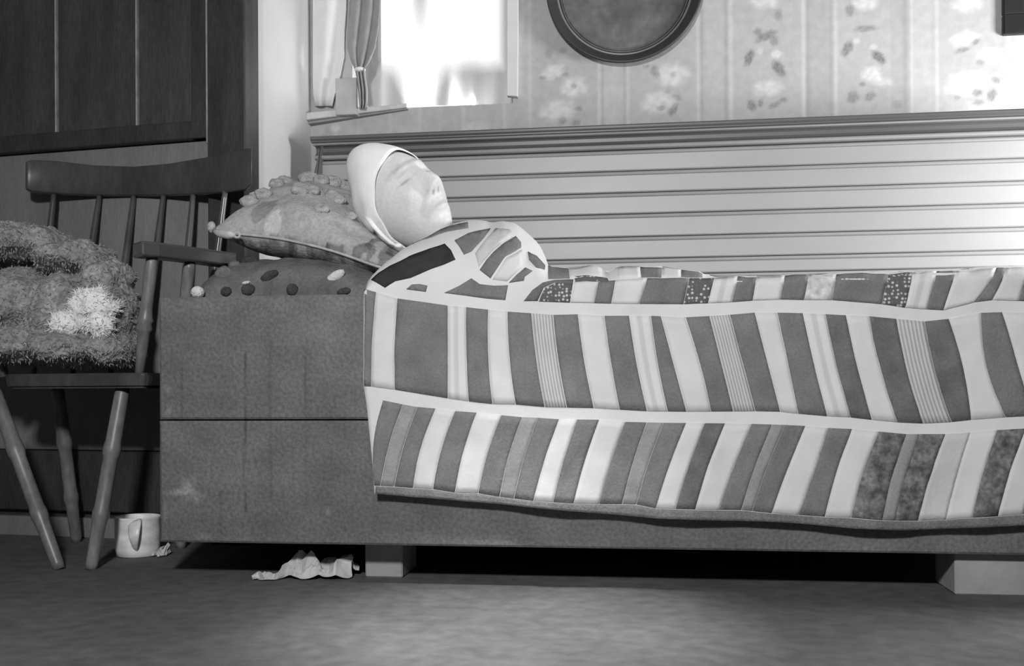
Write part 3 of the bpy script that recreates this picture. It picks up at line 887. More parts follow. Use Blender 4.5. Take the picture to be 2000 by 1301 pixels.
TOP = pl([(706, 575), (711, 566), (716, 553), (725, 540), (750, 516), (783, 489), (800, 481), (840, 460), (890, 437), (915, 431), (945, 431), (962, 436), (985, 431), (1008, 437), (1028, 452), (1045, 468), (1060, 490), (1067, 508), (1072, 520), (1088, 521), (1112, 523), (1150, 519), (1172, 522), (1186, 533), (1204, 524), (1215, 520), (1250, 520), (1292, 521), (1330, 527), (1366, 530), (1376, 536), (1400, 541), (1480, 540), (1580, 536), (1700, 532), (1870, 528), (1900, 524), (1965, 519), (2060, 520), (2300, 526)])
WID = pl([(700, .05), (730, .09), (780, .15), (850, .24), (930, .33), (1020, .38), (1100, .40), (2300, .42)])
LEFT = pl([(520, 712), (566, 711), (600, 710), (755, 710), (775, 714), (800, 717), (860, 723), (930, 730), (965, 731), (1100, 731)])   # x of left edge at y

YE = YF - 0.014                 # cloth over the rim


def _edge():
    out = []
    for px in range(690, 2320, 20):
        lo, hi = 400.0, 720.0
        for _ in range(30):
            m_ = (lo + hi) / 2
            if PY(px, m_, YE).z > ZT + 0.007: lo = m_
            else: hi = m_
        out.append((px, lo))
    return pl(out)


ED0 = _edge()
def EDGE(x): return max(ED0(x), TOP(x) + 5)


def drape(xp, s):
    """offset of the hanging cloth from the settle front: s=0 at rim, 1 at hem"""
    return (-0.010 * s - 0.012 * s * s + 0.0045 * s * math.sin(xp / 58.0 + 1.3 * math.sin(xp / 210.0))
            + 0.0025 * math.sin(xp / 33.0 + s * 3.1) * s)


_cols = {}


def xfac(dx):
    """X/Y ratio and depth/Y ratio of the vertical plane seen at column dx (unrolled)"""
    u = dx / F
    yy = CA + u * SA
    return (u * CA - SA) / yy, 1.0 / yy


def column(px):
    """profile of the quilt in the vertical plane of column px"""
    key = round(px * 2) / 2
    if key in _cols: return _cols[key]
    _, dyt = unroll(key, TOP(key)); _, dye = unroll(key, EDGE(key))
    dxe, _ = unroll(key, EDGE(key)); kx, kd = xfac(dxe)
    ze = CAMZ - dye / F * YE * kd
    W = WID(key)
    target = -dyt / F

    def sil(H):
        best = -9
        for k in range(1, 31):
            th = k / 30 * PI / 2
            y = YE + W * (1 - math.cos(th)); z = ze + H * math.sin(th)
            best = max(best, (z - CAMZ) / (y * kd))
        return best
    lo, hi = 0.001, 0.6
    for _ in range(32):
        mid = (lo + hi) / 2
        if sil(mid) < target: lo = mid
        else: hi = mid
    H = (lo + hi) / 2
    ths = [k / 120 * PI / 2 for k in range(121)]
    pr = [((ze + H * math.sin(t) - CAMZ) / ((YE + W * (1 - math.cos(t))) * kd)) for t in ths]
    ks = int(np.argmax(pr))
    c = (kx, kd, ze, W, H, ths[:ks + 1], pr[:ks + 1])
    _cols[key] = c
    return c


def Q0(px, py):
    dx, dy = unroll(px, py)
    kx, kd = xfac(dx)
    _, _, ze, W, H, ths, pr = column(px)
    v = -dy / F
    if v <= pr[0]:
        hem = HEM(px); ed = EDGE(px)
        s = min(1.0, max(0.0, (py - ed) / (hem - ed)))
        y = YE + drape(px, s)
        return Vector((kx * y, y, CAMZ + v * y * kd))
    th = float(np.interp(v, pr, ths))
    y = YE + W * (1 - math.cos(th))
    return Vector((kx * y, y, CAMZ + v * y * kd))


def Qn(px, py):
    a = Q0(px - 3, py); b = Q0(px + 3, py); c = Q0(px, py - 1.5); d_ = Q0(px, py + 1.5)
    n = (b - a).cross(c - d_)
    if n.length < 1e-9: return Vector((0, -1, 0))
    n.normalize()
    return n if n.y < 0 or n.z > 0.2 else -n


def Q(px, py, off=0.0):
    n = Qn(px, py)
    puff = 0.0022 * nz(px / 26.0, py / 26.0, 3.3) + 0.003 * nz(px / 80.0, py / 60.0, 9.1)
    return Q0(px, py) + n * (off + puff)


def backpt(x, t):
    """quilt beyond the ridge, falling to the settle's back"""
    kx, kd, ze, W, H, ths, pr = column(x)
    th0 = ths[-1]; th = lerp(th0, math.radians(168), t)
    if th <= PI / 2:
        y = YE + W * (1 - math.cos(th)); z = ze + H * math.sin(th)
    else:
        W2 = max(0.02, (YB - 0.03 - YE - W)) * min(1, max(0.12, (x - 860) / 240))
        z1 = min(0.57, ze)
        y = YE + W + W2 * (-math.cos(th)); z = z1 + (ze + H - z1) * math.sin(th)
    return Vector((kx * y, y, z + 0.002 * nz(x / 26, y * 30)))


def build_quilt():
    us = list(np.linspace(0, 1, 190))
    verts = []; faces = []
    rows = []
    for k in range(25): rows.append(('h', k / 24))       # hem -> rim
    for k in range(1, 19): rows.append(('m', 1 - (1 - k / 18) ** 1.6))       # rim -> silhouette
    for k in range(1, 15): rows.append(('b', k / 14))
    nu = len(us)
    for kind, t in rows:
        for u in us:
            x = 712 + u * (RIGHT - 712)
            for _ in range(2):
                yv = lerp(HEM(x), EDGE(x), t) if kind == 'h' else lerp(EDGE(x), TOP(x) + 0.4, t) if kind == 'm' else TOP(x)
                xl = LEFT(yv) if kind == 'h' else 711
                x = xl + u * (RIGHT - xl)
            if kind == 'h': verts.append(Q(x, lerp(HEM(x), EDGE(x), t)))
            elif kind == 'm': verts.append(Q(x, lerp(EDGE(x), TOP(x) + 0.4, t)))
            else:
                verts.append(backpt(x, t))
    nr = len(rows)
    for r in range(nr - 1):
        for i in range(nu - 1):
            k = r * nu + i
            faces.append((k, k + 1, k + nu + 1, k + nu))
    o = mk('patchwork_quilt', verts, faces, 'quilt_white', None, True)
    s = o.modifiers.new('wadding', 'SOLIDIFY'); s.thickness = 0.007; s.offset = -1
    return tag(o, 'patchwork quilt of slanted dark and white strips covering the sleeper', 'quilt')


quilt = build_quilt()
OFF = 0.0016


def slab(name, grid, uvs, m):
    """grid of top points (rows of px) -> thin sewn piece following the cloth"""
    R_ = len(grid); C_ = len(grid[0])
    verts = []; faces = []
    for r in range(R_):
        for c in range(C_): verts.append(Q(grid[r][c][0], grid[r][c][1], OFF))
    def idx(r, c): return r * C_ + c
    for r in range(R_ - 1):
        for c in range(C_ - 1):
            faces.append((idx(r, c), idx(r + 1, c), idx(r + 1, c + 1), idx(r, c + 1)))
    ring = [(0, c) for c in range(C_)] + [(r, C_ - 1) for r in range(1, R_)] + [(R_ - 1, c) for c in range(C_ - 2, -1, -1)] + [(r, 0) for r in range(R_ - 2, 0, -1)]
    base = len(verts)
    for r, c in ring: verts.append(Q(grid[r][c][0], grid[r][c][1], -0.001))
    n = len(ring)
    for i in range(n):
        j = (i + 1) % n
        faces.append((idx(*ring[i]), idx(*ring[j]), base + j, base + i))
    o = mk(name, verts, faces, m, quilt, True)
    uvl = o.data.uv_layers.new(name='UVMap')
    for li, l in enumerate(o.data.loops):
        k = l.vertex_index
        if k < base: uvl.data[li].uv = (k % C_ / (C_ - 1), k // C_ / (R_ - 1))
        else:
            r, c = ring[k - base]; uvl.data[li].uv = (c / (C_ - 1), r / (R_ - 1))
    return o


def clampl(x, y):
    return max(x, LEFT(y) + 0.5) if y > 560 else x


def strip_row(seq, ytop, ybot, nv=12, gap=0.5, clampleft=True):
    """seq: [(xt, xb, bulge), ...] boundaries with a material between each pair"""
    for i in range(len(seq) - 1):
        (xt0, xb0, b0, m), (xt1, xb1, b1, _) = seq[i], seq[i + 1]
        if m is None: continue
        wpx = max(xt1 - xt0, xb1 - xb0); nc = max(3, int(wpx / 9) + 1)
        grid = []
        for r in range(nv + 1):
            t = r / nv
            row = []
            xa = lerp(xt0, xb0, t) + b0 * math.sin(t * PI) + gap
            xb = lerp(xt1, xb1, t) + b1 * math.sin(t * PI) - gap
            for c in range(nc + 1):
                x = lerp(xa, xb, c / nc)
                y = lerp(ytop(x), ybot(x), t)
                y = max(y, TOP(x) + 2.2)
                row.append((clampl(x, y) if clampleft else x, y))
            grid.append(row)
        slab('patch', grid, None, m)


D_, L_, M_, K_, T_, FA, DT, FL, PA, PP = 'quilt_dark', 'quilt_light', 'quilt_mid', 'quilt_dark2', 'quilt_ticking', 'quilt_faint', 'quilt_dots', 'quilt_floral', 'quilt_pale', 'quilt_paleprint'
ROWB = [(712, 711, 0, D_), (735, 726, -3, L_), (776, 771, -3, D_), (875, 875, 0, FA), (910, 915, -2, D_), (954, 962, -4, L_), (991, 1007, -4, D_), (1038, 1064, -3, T_), (1080, 1107, -3, D_), (1129, 1160, -3, L_),
        (1180, 1210, -2, D_), (1229, 1264, -3, FA), (1271, 1304, -3, D_), (1291, 1341, 0, L_), (1339, 1389, 3, D_), (1386, 1432, 0, T_), (1425, 1475, 0, D_), (1474, 1524, 0, L_), (1518, 1559, 0, D_), (1568, 1616, -2, FA), (1612, 1661, -3, K_),
        (1652, 1703, -3, L_), (1697, 1752, -5, K_), (1751, 1803, -5, T_), (1806, 1858, -6, K_), (1853, 1897, 7, L_), (1916, 1964, -14, D_), (1957, 2014, 2, L_), (2010, 2060, 0, D_), (2060, 2110, 0, FA), (2100, 2150, 0, D_), (2150, 2200, 0, L_), (2200, 2250, 0, None)]
strip_row(ROWB, BT, BB)
ROWC = [(748, 731, -10, D_), (787, 743, -4, M_), (815, 770, -4, D_), (851, 807, -7, L_), (889, 846, -6, D_), (931, 889, -5, L_), (979, 934, -5, D_), (1020, 976, -5, M_), (1050, 1004, -4, D_), (1092, 1042, -3, L_), (1127, 1080, -3, D_), (1170, 1120, -3, L_), (1221, 1170, -3, D_),
        (1263, 1215, -3, M_), (1296, 1243, -4, D_), (1340, 1281, -3, L_), (1377, 1319, -3, K_), (1416, 1358, -4, L_), (1468, 1405, -3, D_), (1508, 1448, -4, M_), (1533, 1469, -4, D_), (1573, 1507, -2, L_), (1617, 1560, 2, D_), (1664, 1611, -4, L_), (1717, 1662, -5, FL), (1770, 1723, -4, M_),
        (1796, 1747, -4, FL), (1846, 1793, -4, PA), (1894, 1847, -2, L_), (1948, 1899, -4, FL), (2003, 1949, -4, L_), (2050, 1998, 0, D_), (2095, 2040, 0, M_), (2130, 2075, 0, D_), (2175, 2120, 0, L_), (2225, 2170, 0, None)]
strip_row(ROWC, CT, CB)
AT = pl([(1120, 551), (1165, 553), (1205, 548), (1262, 545), (1395, 544), (1441, 542), (1533, 539), (1633, 537), (1783, 534), (1867, 532), (1945, 526), (2000, 524), (2300, 530)])
ROWA = [(1121, 1114, 0, L_), (1168, 1160, 0, D_), (1202, 1194, 0, L_), (1264, 1248, 0, D_), (1346, 1335, 0, DT), (1395, 1383, 0, FA), (1441, 1429, 0, D_), (1478, 1470, 0, L_), (1533, 1523, 0, D_), (1580, 1570, 0, PP), (1633, 1625, 0, D_), (1735, 1722, 0, DT), (1783, 1768, 0, FA), (1829, 1810, 0, D_),
        (1867, 1842, 0, L_), (1946, 1903, 5, D_), (1964, 1937, 3, L_), (2010, 1990, 0, D_), (2060, 2035, 0, L_), (2110, 2085, 0, D_), (2160, 2135, 0, None)]
strip_row(ROWA, AT, AB, nv=8, clampleft=False)
# pieces of the next row showing over the ridge
strip_row([(1070, 1070, 0, D_), (1111, 1113, 0, L_), (1175, 1178, 0, None)], lambda x: TOP(x) + 1.2, lambda x: 546 - (x - 1070) * 0.05, nv=4, clampleft=False)
strip_row([(1206, 1206, 0, L_), (1250, 1252, 0, D_), (1292, 1292, 0, L_), (1330, 1330, 0, D_), (1372, 1372, 0, None)], lambda x: TOP(x) + 1.2, lambda x: AT(x) - 2.5, nv=4, clampleft=False)
# rows of pieces on the far side of the ridge
def back_row(xs_, ta, tb, slant, seq):
    for k in range(len(xs_) - 1):
        m = seq[k % len(seq)]
        verts = []; faces = []; nr, nc = 8, 4
        for low in (0, 1):
            for r in range(nr + 1):
                for c in range(nc + 1):
                    t = lerp(ta, tb, r / nr); x = lerp(xs_[k], xs_[k + 1], c / nc) + slant * (r / nr) + (0.6 if c == 0 else -0.6 if c == nc else 0)
                    verts.append(backpt(x, t) + Vector((0, 0, -0.001 if low else 0.0022)))
        n1 = (nr + 1) * (nc + 1)
        for r in range(nr):
            for c in range(nc):
                a = r * (nc + 1) + c
                faces.append((a, a + 1, a + nc + 2, a + nc + 1)); faces.append((n1 + a, n1 + a + nc + 1, n1 + a + nc + 2, n1 + a + 1))
        ring = [c for c in range(nc + 1)] + [r * (nc + 1) + nc for r in range(1, nr + 1)] + [nr * (nc + 1) + c for c in range(nc - 1, -1, -1)] + [r * (nc + 1) for r in range(nr - 1, 0, -1)]
        for i in range(len(ring)):
            a, b = ring[i], ring[(i + 1) % len(ring)]
            faces.append((a, n1 + a, n1 + b, b))
        mk('patch', verts, faces, m, quilt, True)


back_row([1110 + 46 * k for k in range(24)], 0.10, 0.42, 26, [D_, L_, D_, PA, K_, L_])
back_row([1120 + 46 * k for k in range(23)], 0.47, 0.72, -20, [L_, D_, M_, D_, L_, K_])
# dark border sewn along the hem
strip_row([(733, 733, 0, 'quilt_hem'), (RIGHT - 10, RIGHT - 10, 0, None)], lambda x: CB(x) + 1.5, lambda x: HEM(x) - 0.6, nv=3)
quilt.children[-1].name = 'hem_border' if quilt.children[-1].name.startswith('patch') else quilt.children[-1].name
for ch in quilt.children:
    if ch.data.materials and ch.data.materials[0].name == 'quilt_hem': ch.name = 'hem_border'


def poly_patch(pts, m):
    b = bmesh.new()
    vs = [b.verts.new((x, y, 0)) for x, y in pts]
    f = b.faces.new(vs)
    bmesh.ops.triangulate(b, faces=[f])
    for _ in range(5):
        e = [q for q in b.edges if q.calc_length() > 13]
        if not e: break
        bmesh.ops.subdivide_edges(b, edges=e, cuts=1)
        bmesh.ops.triangulate(b, faces=list(b.faces))
    be = [e for e in b.edges if len(e.link_faces) == 1]
    r = bmesh.ops.extrude_edge_only(b, edges=be)
    low = {v for v in r['geom'] if isinstance(v, bmesh.types.BMVert)}
    for v in b.verts:
        x, y = v.co.x, v.co.y
        y = max(y, TOP(x) + 0.6)
        v.co = Q(x, y, -0.001 if v in low else OFF)
    bmesh.ops.recalc_face_normals(b, faces=b.faces)
    o = mkbm('patch', b, m, quilt, True)
    return o


poly_patch([(725, 547), (740, 535), (762, 521), (801, 501), (838, 487), (869, 477), (881, 489), (890, 508), (847, 525), (801, 543), (772, 549), (752, 562)], 'quilt_black')
poly_patch([(806, 474), (844, 456), (881, 443), (914, 436), (915, 446), (878, 453), (844, 463)], D_)
poly_patch([(888, 471), (915, 456), (958, 447), (946, 463), (921, 491), (906, 498), (897, 482)], D_)
poly_patch([(937, 528), (950, 508), (964, 493), (985, 476), (1007, 463), (1017, 475), (1017, 485), (986, 503), (958, 544)], D_)
poly_patch([(1031, 492), (1047, 500), (1064, 519), (1063, 527), (1047, 523), (1033, 507)], D_)
poly_patch([(994, 552), (1008, 537), (1026, 522), (1040, 529), (1025, 540), (1023, 548)], D_)
poly_patch([(794, 565), (804, 556), (820, 555), (835, 558), (832, 570)], D_)
poly_patch([(868, 572), (895, 559), (921, 544), (937, 555), (965, 558), (992, 557), (987, 586), (950, 583), (915, 578)], D_)
poly_patch([(1023, 588), (1040, 567), (1060, 553), (1085, 548), (1120, 546), (1119, 552), (1085, 552), (1062, 562), (1050, 588)], K_)
poly_patch([(1052, 589), (1064, 563), (1086, 553), (1119, 553), (1113, 591)], DT)
poly_patch([(1122, 540), (1150, 540), (1186, 545), (1190, 551), (1160, 551), (1123, 550)], DT)
poly_patch([(935, 522), (948, 506), (962, 490), (983, 473), (1004, 460), (995, 450), (968, 448), (950, 466), (928, 496)], PA)
poly_patch([(1019, 489), (989, 506), (962, 546), (990, 549), (1022, 518)], L_)

# ================================================================== PERSON
HC = P(792, 399, 2.46)                # head centre
hu = (RGT * -0.65 + UP * 0.76 + FWD * 0.10).normalized()       # crown direction
rr = (RGT * 0.76 + UP * 0.65)
yawh = math.radians(38)
hf = (-FWD * math.cos(yawh) + rr * math.sin(yawh))
hf = (hf - hu * hf.dot(hu)).normalized()
hx = hf.cross(hu).normalized()
HS = 1.18                             # head scale


def head_local(x, y, z):
    return HC + (hx * x + hf * y + hu * z) * HS


def G(d, s): return math.exp(-(d / s) ** 2)


def head_point(th, ph):
    """th polar from crown, ph azimuth (0 = front)"""
    sx = math.sin(th) * math.sin(ph); sy = math.sin(th) * math.cos(ph); sz = math.cos(th)
    x = 0.076 * sx; y = 0.096 * sy; z = 0.118 * sz
    # skull: fuller at back of crown, narrower jaw
    if z < 0:
        k = min(1, -z / 0.118)
        x *= 1 - 0.30 * k ** 1.3
        if y < 0: y *= 1 - 0.45 * k
        else: y *= 1 - 0.02 * k
        z -= 0.004 * k
    else:
        if y < 0: y *= 1.08
    if sy > 0.0:
        ax = abs(x); f = min(1, sy * 1.6)
        dy = 0.0
        # flatten the face plane a little, brow and forehead
        dy -= 0.004 * G(x, .05) * G(z - 0.02, .05)
        # nose
        t = min(1, max(0, (0.030 - z) / 0.062))            # 0 at bridge .. 1 at tip
        w = 0.0085 + 0.0055 * t
        if -0.052 < z < 0.045:
            prof = (0.006 + 0.022 * t ** 1.15)
            if z < -0.032: prof *= max(0, 1 - (-0.032 - z) / 0.016)
            if z > 0.030: prof *= max(0, 1 - (z - 0.030) / 0.015)
            dy += prof * G(x, w)
        dy += 0.009 * G(ax - 0.0135, .0065) * G(z + 0.034, .008)
        dy -= 0.004 * G(ax - 0.007, .0035) * G(z + 0.042, .003)
        # eye sockets, lids, brows
        dy -= 0.012 * G(ax - 0.031, .0155) * G(z - 0.014, .011)
        dy += 0.0075 * G(ax - 0.032, .0115) * G(z - 0.012, .0070)
        dy -= 0.0030 * G(ax - 0.032, .0125) * G(z - 0.0085, .0016)
        dy -= 0.0022 * G(ax - 0.032, .0125) * G(z - 0.021, .0018)
        dy += 0.0060 * G(ax - 0.028, .020) * G(z - 0.035, .0075)
        # cheek bones and hollow cheeks
        dy += 0.0065 * G(ax - 0.046, .016) * G(z + 0.016, .014)
        dy -= 0.0065 * G(ax - 0.040, .014) * G(z + 0.058, .018)
        dy -= 0.003 * G(ax - 0.022 - max(0, -z - .03) * .5, .004) * G(z + 0.050, .018)
        # mouth and chin
        dy += 0.0065 * G(x, .026) * G(z + 0.064, .016)
        dy += 0.0032 * G(x, .018) * G(z + 0.0595, .0045) + 0.0036 * G(x, .016) * G(z + 0.0715, .0050)
        dy -= 0.0050 * G(x, .023) * G(z + 0.0655, .0018)
        dy -= 0.004 * G(x, .018) * G(z + 0.083, .006)
        dy += 0.012 * G(x, .020) * G(z + 0.102, .014)
        y += dy * f
    # ears
    return x, y, z


def head_mesh(nth=150, nph=220):
    vs = []; fs = []
    for i in range(1, nth):
        th = PI * i / nth
        for j in range(nph):
            ph = 2 * PI * j / nph - PI
            vs.append(head_local(*head_point(th, ph)))
    top = len(vs); vs.append(head_local(*head_point(0, 0))); bot = len(vs); vs.append(head_local(*head_point(PI, 0)))
    for i in range(nth - 2):
        for j in range(nph):
            k = (j + 1) % nph
            fs.append((i * nph + j, (i + 1) * nph + j, (i + 1) * nph + k, i * nph + k))
    for j in range(nph):
        k = (j + 1) % nph
        fs.append((top, j, k)); fs.append((bot, (nth - 2) * nph + k, (nth - 2) * nph + j))
    return vs, fs


def skin_body():
    """rest of the body lying on its back under the quilt, grown from a skeleton"""
    J = {}
    nb = head_local(0, -0.018, -0.075)
    Yc = 2.50
    J['pelvis'] = (Vector((0.24, Yc, 0.575)), .105)
    J['waist'] = (Vector((0.03, Yc, 0.575)), .10)
    J['chest'] = (Vector((-0.20, Yc - .01, 0.585)), .115)
    J['upper'] = (Vector((-0.33, Yc - .02, 0.61)), .10)
    J['neck'] = (Vector((-0.405, Yc - .05, 0.68)), .052)
    J['neck2'] = (nb, .050)
    E = [('pelvis', 'waist'), ('waist', 'chest'), ('chest', 'upper'), ('upper', 'neck'), ('neck', 'neck2')]
    for s, sy in (('l', 1), ('r', -1)):
        J['sh' + s] = (Vector((-0.32, Yc + .155 * sy, 0.59)), .058)
        J['el' + s] = (Vector((-0.02, Yc + .215 * sy, 0.555)), .042)
        J['wr' + s] = (Vector((0.18, Yc + .10 * sy, 0.63)), .030)
        J['pa' + s] = (Vector((0.24, Yc + .05 * sy, 0.645)), .027)
        E += [('upper', 'sh' + s), ('sh' + s, 'el' + s), ('el' + s, 'wr' + s), ('wr' + s, 'pa' + s)]
        for k in range(4):
            J['f%d%s' % (k, s)] = (Vector((0.285 + .004 * k, Yc + (.045 - .022 * k) * sy - .0 * sy, 0.645)), .0095)
            J['g%d%s' % (k, s)] = (Vector((0.32 + .006 * (1.5 - abs(k - 1.5)), Yc + (.035 - .022 * k) * sy, 0.632)), .0085)
            E += [('pa' + s, 'f%d%s' % (k, s)), ('f%d%s' % (k, s), 'g%d%s' % (k, s))]
        J['th' + s] = (Vector((0.235, Yc + (.0) * sy, 0.648)), .010)
        E += [('wr' + s, 'th' + s)]
        J['hip' + s] = (Vector((0.30, Yc + .085 * sy, 0.572)), .082)
        J['kn' + s] = (Vector((0.66, Yc + .095 * sy, 0.570)), .056)
        J['an' + s] = (Vector((1.00, Yc + .09 * sy, 0.545)), .038)
        J['to' + s] = (Vector((1.045, Yc + .11 * sy, 0.60)), .026)
        E += [('pelvis', 'hip' + s), ('hip' + s, 'kn' + s), ('kn' + s, 'an' + s), ('an' + s, 'to' + s)]
    names = list(J); ix = {n: i for i, n in enumerate(names)}
    me = bpy.data.meshes.new('sk'); me.from_pydata([J[n][0] for n in names], [(ix[a], ix[b]) for a, b in E], [])
    o = bpy.data.objects.new('sk', me); COL.objects.link(o)
    o.modifiers.new('s', 'SKIN')
    sv = me.skin_vertices[0].data if me.skin_vertices else None
    if sv is None:
        bpy.context.view_layer.objects.active = o
    for i, n in enumerate(names):
        r = J[n][1]
        me.skin_vertices[0].data[i].radius = (r * (1.25 if n in ('pelvis', 'waist', 'chest', 'upper') else 1), r)
        me.skin_vertices[0].data[i].use_root = (n == 'pelvis')
    ss = o.modifiers.new('u', 'SUBSURF'); ss.levels = 2; ss.render_levels = 2
    bpy.context.view_layer.update()
    ev = o.evaluated_get(bpy.context.evaluated_depsgraph_get()); m2 = ev.to_mesh()
    vs = [v.co.copy() for v in m2.vertices]; fs = [tuple(p.vertices) for p in m2.polygons]
    ev.to_mesh_clear(); bpy.data.objects.remove(o, do_unlink=True)
    return vs, fs


hv, hfaces = head_mesh()
try:
    bv_, bf_ = skin_body()
except Exception as ex:
    print('skin failed', ex); bv_, bf_ = [], []
allv = list(hv) + list(bv_); allf = list(hfaces) + [tuple(i + len(hv) for i in f) for f in bf_]
pv, pf_ = remeshed(allv, allf, 0.0034, 1)
person = mk('person', [Vector(v) for v in pv], pf_, None, None, True)
tag(person, 'person in white cap lying under the quilt, face turned up', 'person')
# skin tones by place on the head: lips, lids, brows
rel = (pv - np.array(HC)) / HS
lx = rel @ np.array(hx); ly = rel @ np.array(hf); lz = rel @ np.array(hu)
tone = np.full(len(pv), 0.68)
ax = np.abs(lx); fr = (ly > 0.02)
tone *= 1 - fr * .38 * np.exp(-((lx) / .021) ** 2 - ((lz + .0655) / .0045) ** 2)
tone *= 1 - fr * .50 * np.exp(-((ax - .032) / .012) ** 2 - ((lz - .0085) / .0026) ** 2)
tone *= 1 - fr * .26 * np.exp(-((ax - .030) / .017) ** 2 - ((lz - .036) / .0055) ** 2)
tone *= 1 - fr * .55 * np.exp(-((ax - .007) / .0035) ** 2 - ((lz + .043) / .0035) ** 2)  # nostril hollows: shade painted into the tone
put_print(person, list(tone))
person.data.materials.append(mat_attr('skin_tone', 0.6, 0.2, 0.06, 120, 0.08))


# ---- linen cap: shell over the head behind the hairline, peaked at the crown
def cap_point(th, ph, off):
    x, y, z = head_point(th, ph)
    # smooth skull below the cap instead of the facial relief
    sx = math.sin(th) * math.sin(ph); sy = math.sin(th) * math.cos(ph); sz = math.cos(th)
    x = 0.079 * sx; y = (0.099 if sy > 0 else 0.104) * sy; z = 0.120 * sz
    if z < 0:
        k = min(1, -z / 0.12); x *= 1 - 0.16 * k
        if y < 0: y *= 1 - .25 * k
    n = Vector((sx / .079, sy / .1, sz / .12)).normalized()
    p = Vector((x, y, z)) + n * off
    # gathered peak at the back of the crown
    pk = math.exp(-(th / .62) ** 2)
    p += Vector((0, -0.012, 0.032)) * pk
    return p


def build_cap():
    # front edge of the cap: polar angle of the edge as function of azimuth is awkward; use columns round the face instead
    nA, nB = 96, 26
    verts = []; faces = []
    # axis of the cap points to the face (+y tilted down); rings run from edge (alpha0) to the back pole
    ax_ = Vector((0, math.cos(-0.30), math.sin(-0.30)))      # centre of the face opening
    e1 = Vector((1, 0, 0)); e2 = ax_.cross(e1).normalized()
    if e2.z < 0: e2 = -e2

    def dirv(al, be):
        return (ax_ * math.cos(al) + (e1 * math.cos(be) + e2 * math.sin(be)) * math.sin(al)).normalized()
    for b in range(nB + 1):
        t = b / nB
        for a in range(nA):
            be = 2 * PI * a / nA
            up_ = math.sin(be)
            a0 = math.radians(84 - 24 * max(0, up_) ** 1.4 + 12 * max(0, -up_))          # opening
            al = lerp(a0, PI - 0.02, t)
            dv = dirv(al, be)
            # to the polar coordinates used by cap_point
            q = Vector((dv.x / .079, dv.y / .1, dv.z / .12)).normalized()
            th = math.acos(max(-1, min(1, q.z))); ph = math.atan2(q.x, q.y)
            off = 0.0006 + 0.0065 * min(1, t * 5) + 0.0025 * nz(be * 2, t * 5, 2) + 0.0012 * math.sin(be * 9 + t * 4)
            p = cap_point(th, ph, off)
            verts.append(head_local(*p))
    for b in range(nB):
        for a in range(nA):
            k = (a + 1) % nA
            faces.append((b * nA + a, b * nA + k, (b + 1) * nA + k, (b + 1) * nA + a))
    faces.append(tuple(range(nB * nA, nB * nA + nA)))
    o = mk('cap', verts, faces, 'cap_linen', person, True)
    s = o.modifiers.new('linen', 'SOLIDIFY'); s.thickness = 0.002; s.offset = 1
    return o


cap = build_cap()
tag(cap, 'white linen cap')
dcap = 2.345
tube('chin_strap', [P(717, 424, dcap), P(730, 442, dcap - .01), P(747, 460, dcap - .015), P(763, 474, dcap - .02), P(776, 482, dcap - .015)], [.008, .0085, .008, .0085, .006], 'cap_linen', cap, 10, True, (1.0, 0.6))
mkbm('strap_knot', ico(P(778, 480, dcap - .02), .010, .007, .006, 2), 'cap_linen', cap, True)

# ================================================================== PILLOWS


def cushion(cu, cv, L, Wd, T, cen, U, V, N, nu=70, nv=50, pinch=0.06, lump=0.006, ptop=0.55, seed=0.0, bot=1.0):
    """two bulging faces sharing an edge; returns verts, faces, index grids"""
    verts = []; faces = []
    top = {}; btm = {}
    for side in (1, -1):
        for i in range(nu + 1):
            for j in range(nv + 1):
                u = -1 + 2 * i / nu; v = -1 + 2 * j / nv
                e = (1 - abs(u) ** 2.6) * (1 - abs(v) ** 2.6)
                h = max(0, e) ** ptop
                pu = u * (1 - pinch * (1 - abs(u) ** 2) * 0 - pinch * (v * v) * 0) * (1 - pinch * (1 - v * v) * abs(u) ** 3)
                pv = v * (1 - pinch * (1 - u * u) * abs(v) ** 3)
                edge = (i in (0, nu) or j in (0, nv))
                if side == -1 and edge:
                    btm[(i, j)] = top[(i, j)]; continue
                z = side * h * T * (1 if side > 0 else bot)
                z += lump * nz(u * 2.2 + seed, v * 2.2, side * 3.0) * (0.3 + h) + lump * 0.5 * nz(u * 6 + seed, v * 6, side) * h
                p = cen + U * (pu * L / 2) + V * (pv * Wd / 2) + N * z
                (top if side > 0 else btm)[(i, j)] = len(verts)
                verts.append(p)
    for g, sd in ((top, 1), (btm, -1)):
        for i in range(nu):
            for j in range(nv):
                q = (g[(i, j)], g[(i + 1, j)], g[(i + 1, j + 1)], g[(i, j + 1)])
                faces.append(q if sd > 0 else q[::-1])
    return verts, faces, top, btm


def rosette(p, n, r, m, parent, name='rosette', petals=5, tall=0.55, seed=0):
    """knotted tuft: ring of petals round a dimple"""
    n = n.normalized(); a = n.cross(Vector((0.3, 0.1, 1))).normalized(); b = n.cross(a)
    bm = bmesh.new(); bmesh.ops.create_icosphere(bm, subdivisions=3, radius=1)
    for v in bm.verts:
        c = v.co.copy(); az = math.atan2(c.y, c.x); rad = math.hypot(c.x, c.y)
        s = 1 + 0.07 * math.sin(az * petals + seed) * rad + 0.12 * nz(c.x * 3, c.y * 3, c.z * 3 + seed)
        zz = c.z * tall - (0.28 * math.exp(-(rad / .35) ** 2) if c.z > 0 else 0) + 0.05 * math.sin(az * 2 * petals + seed) * rad
        v.co = p + a * (c.x * r * s) + b * (c.y * r * s * 0.85) + n * (zz * r)
    return mkbm(name, bm, m, parent, True)


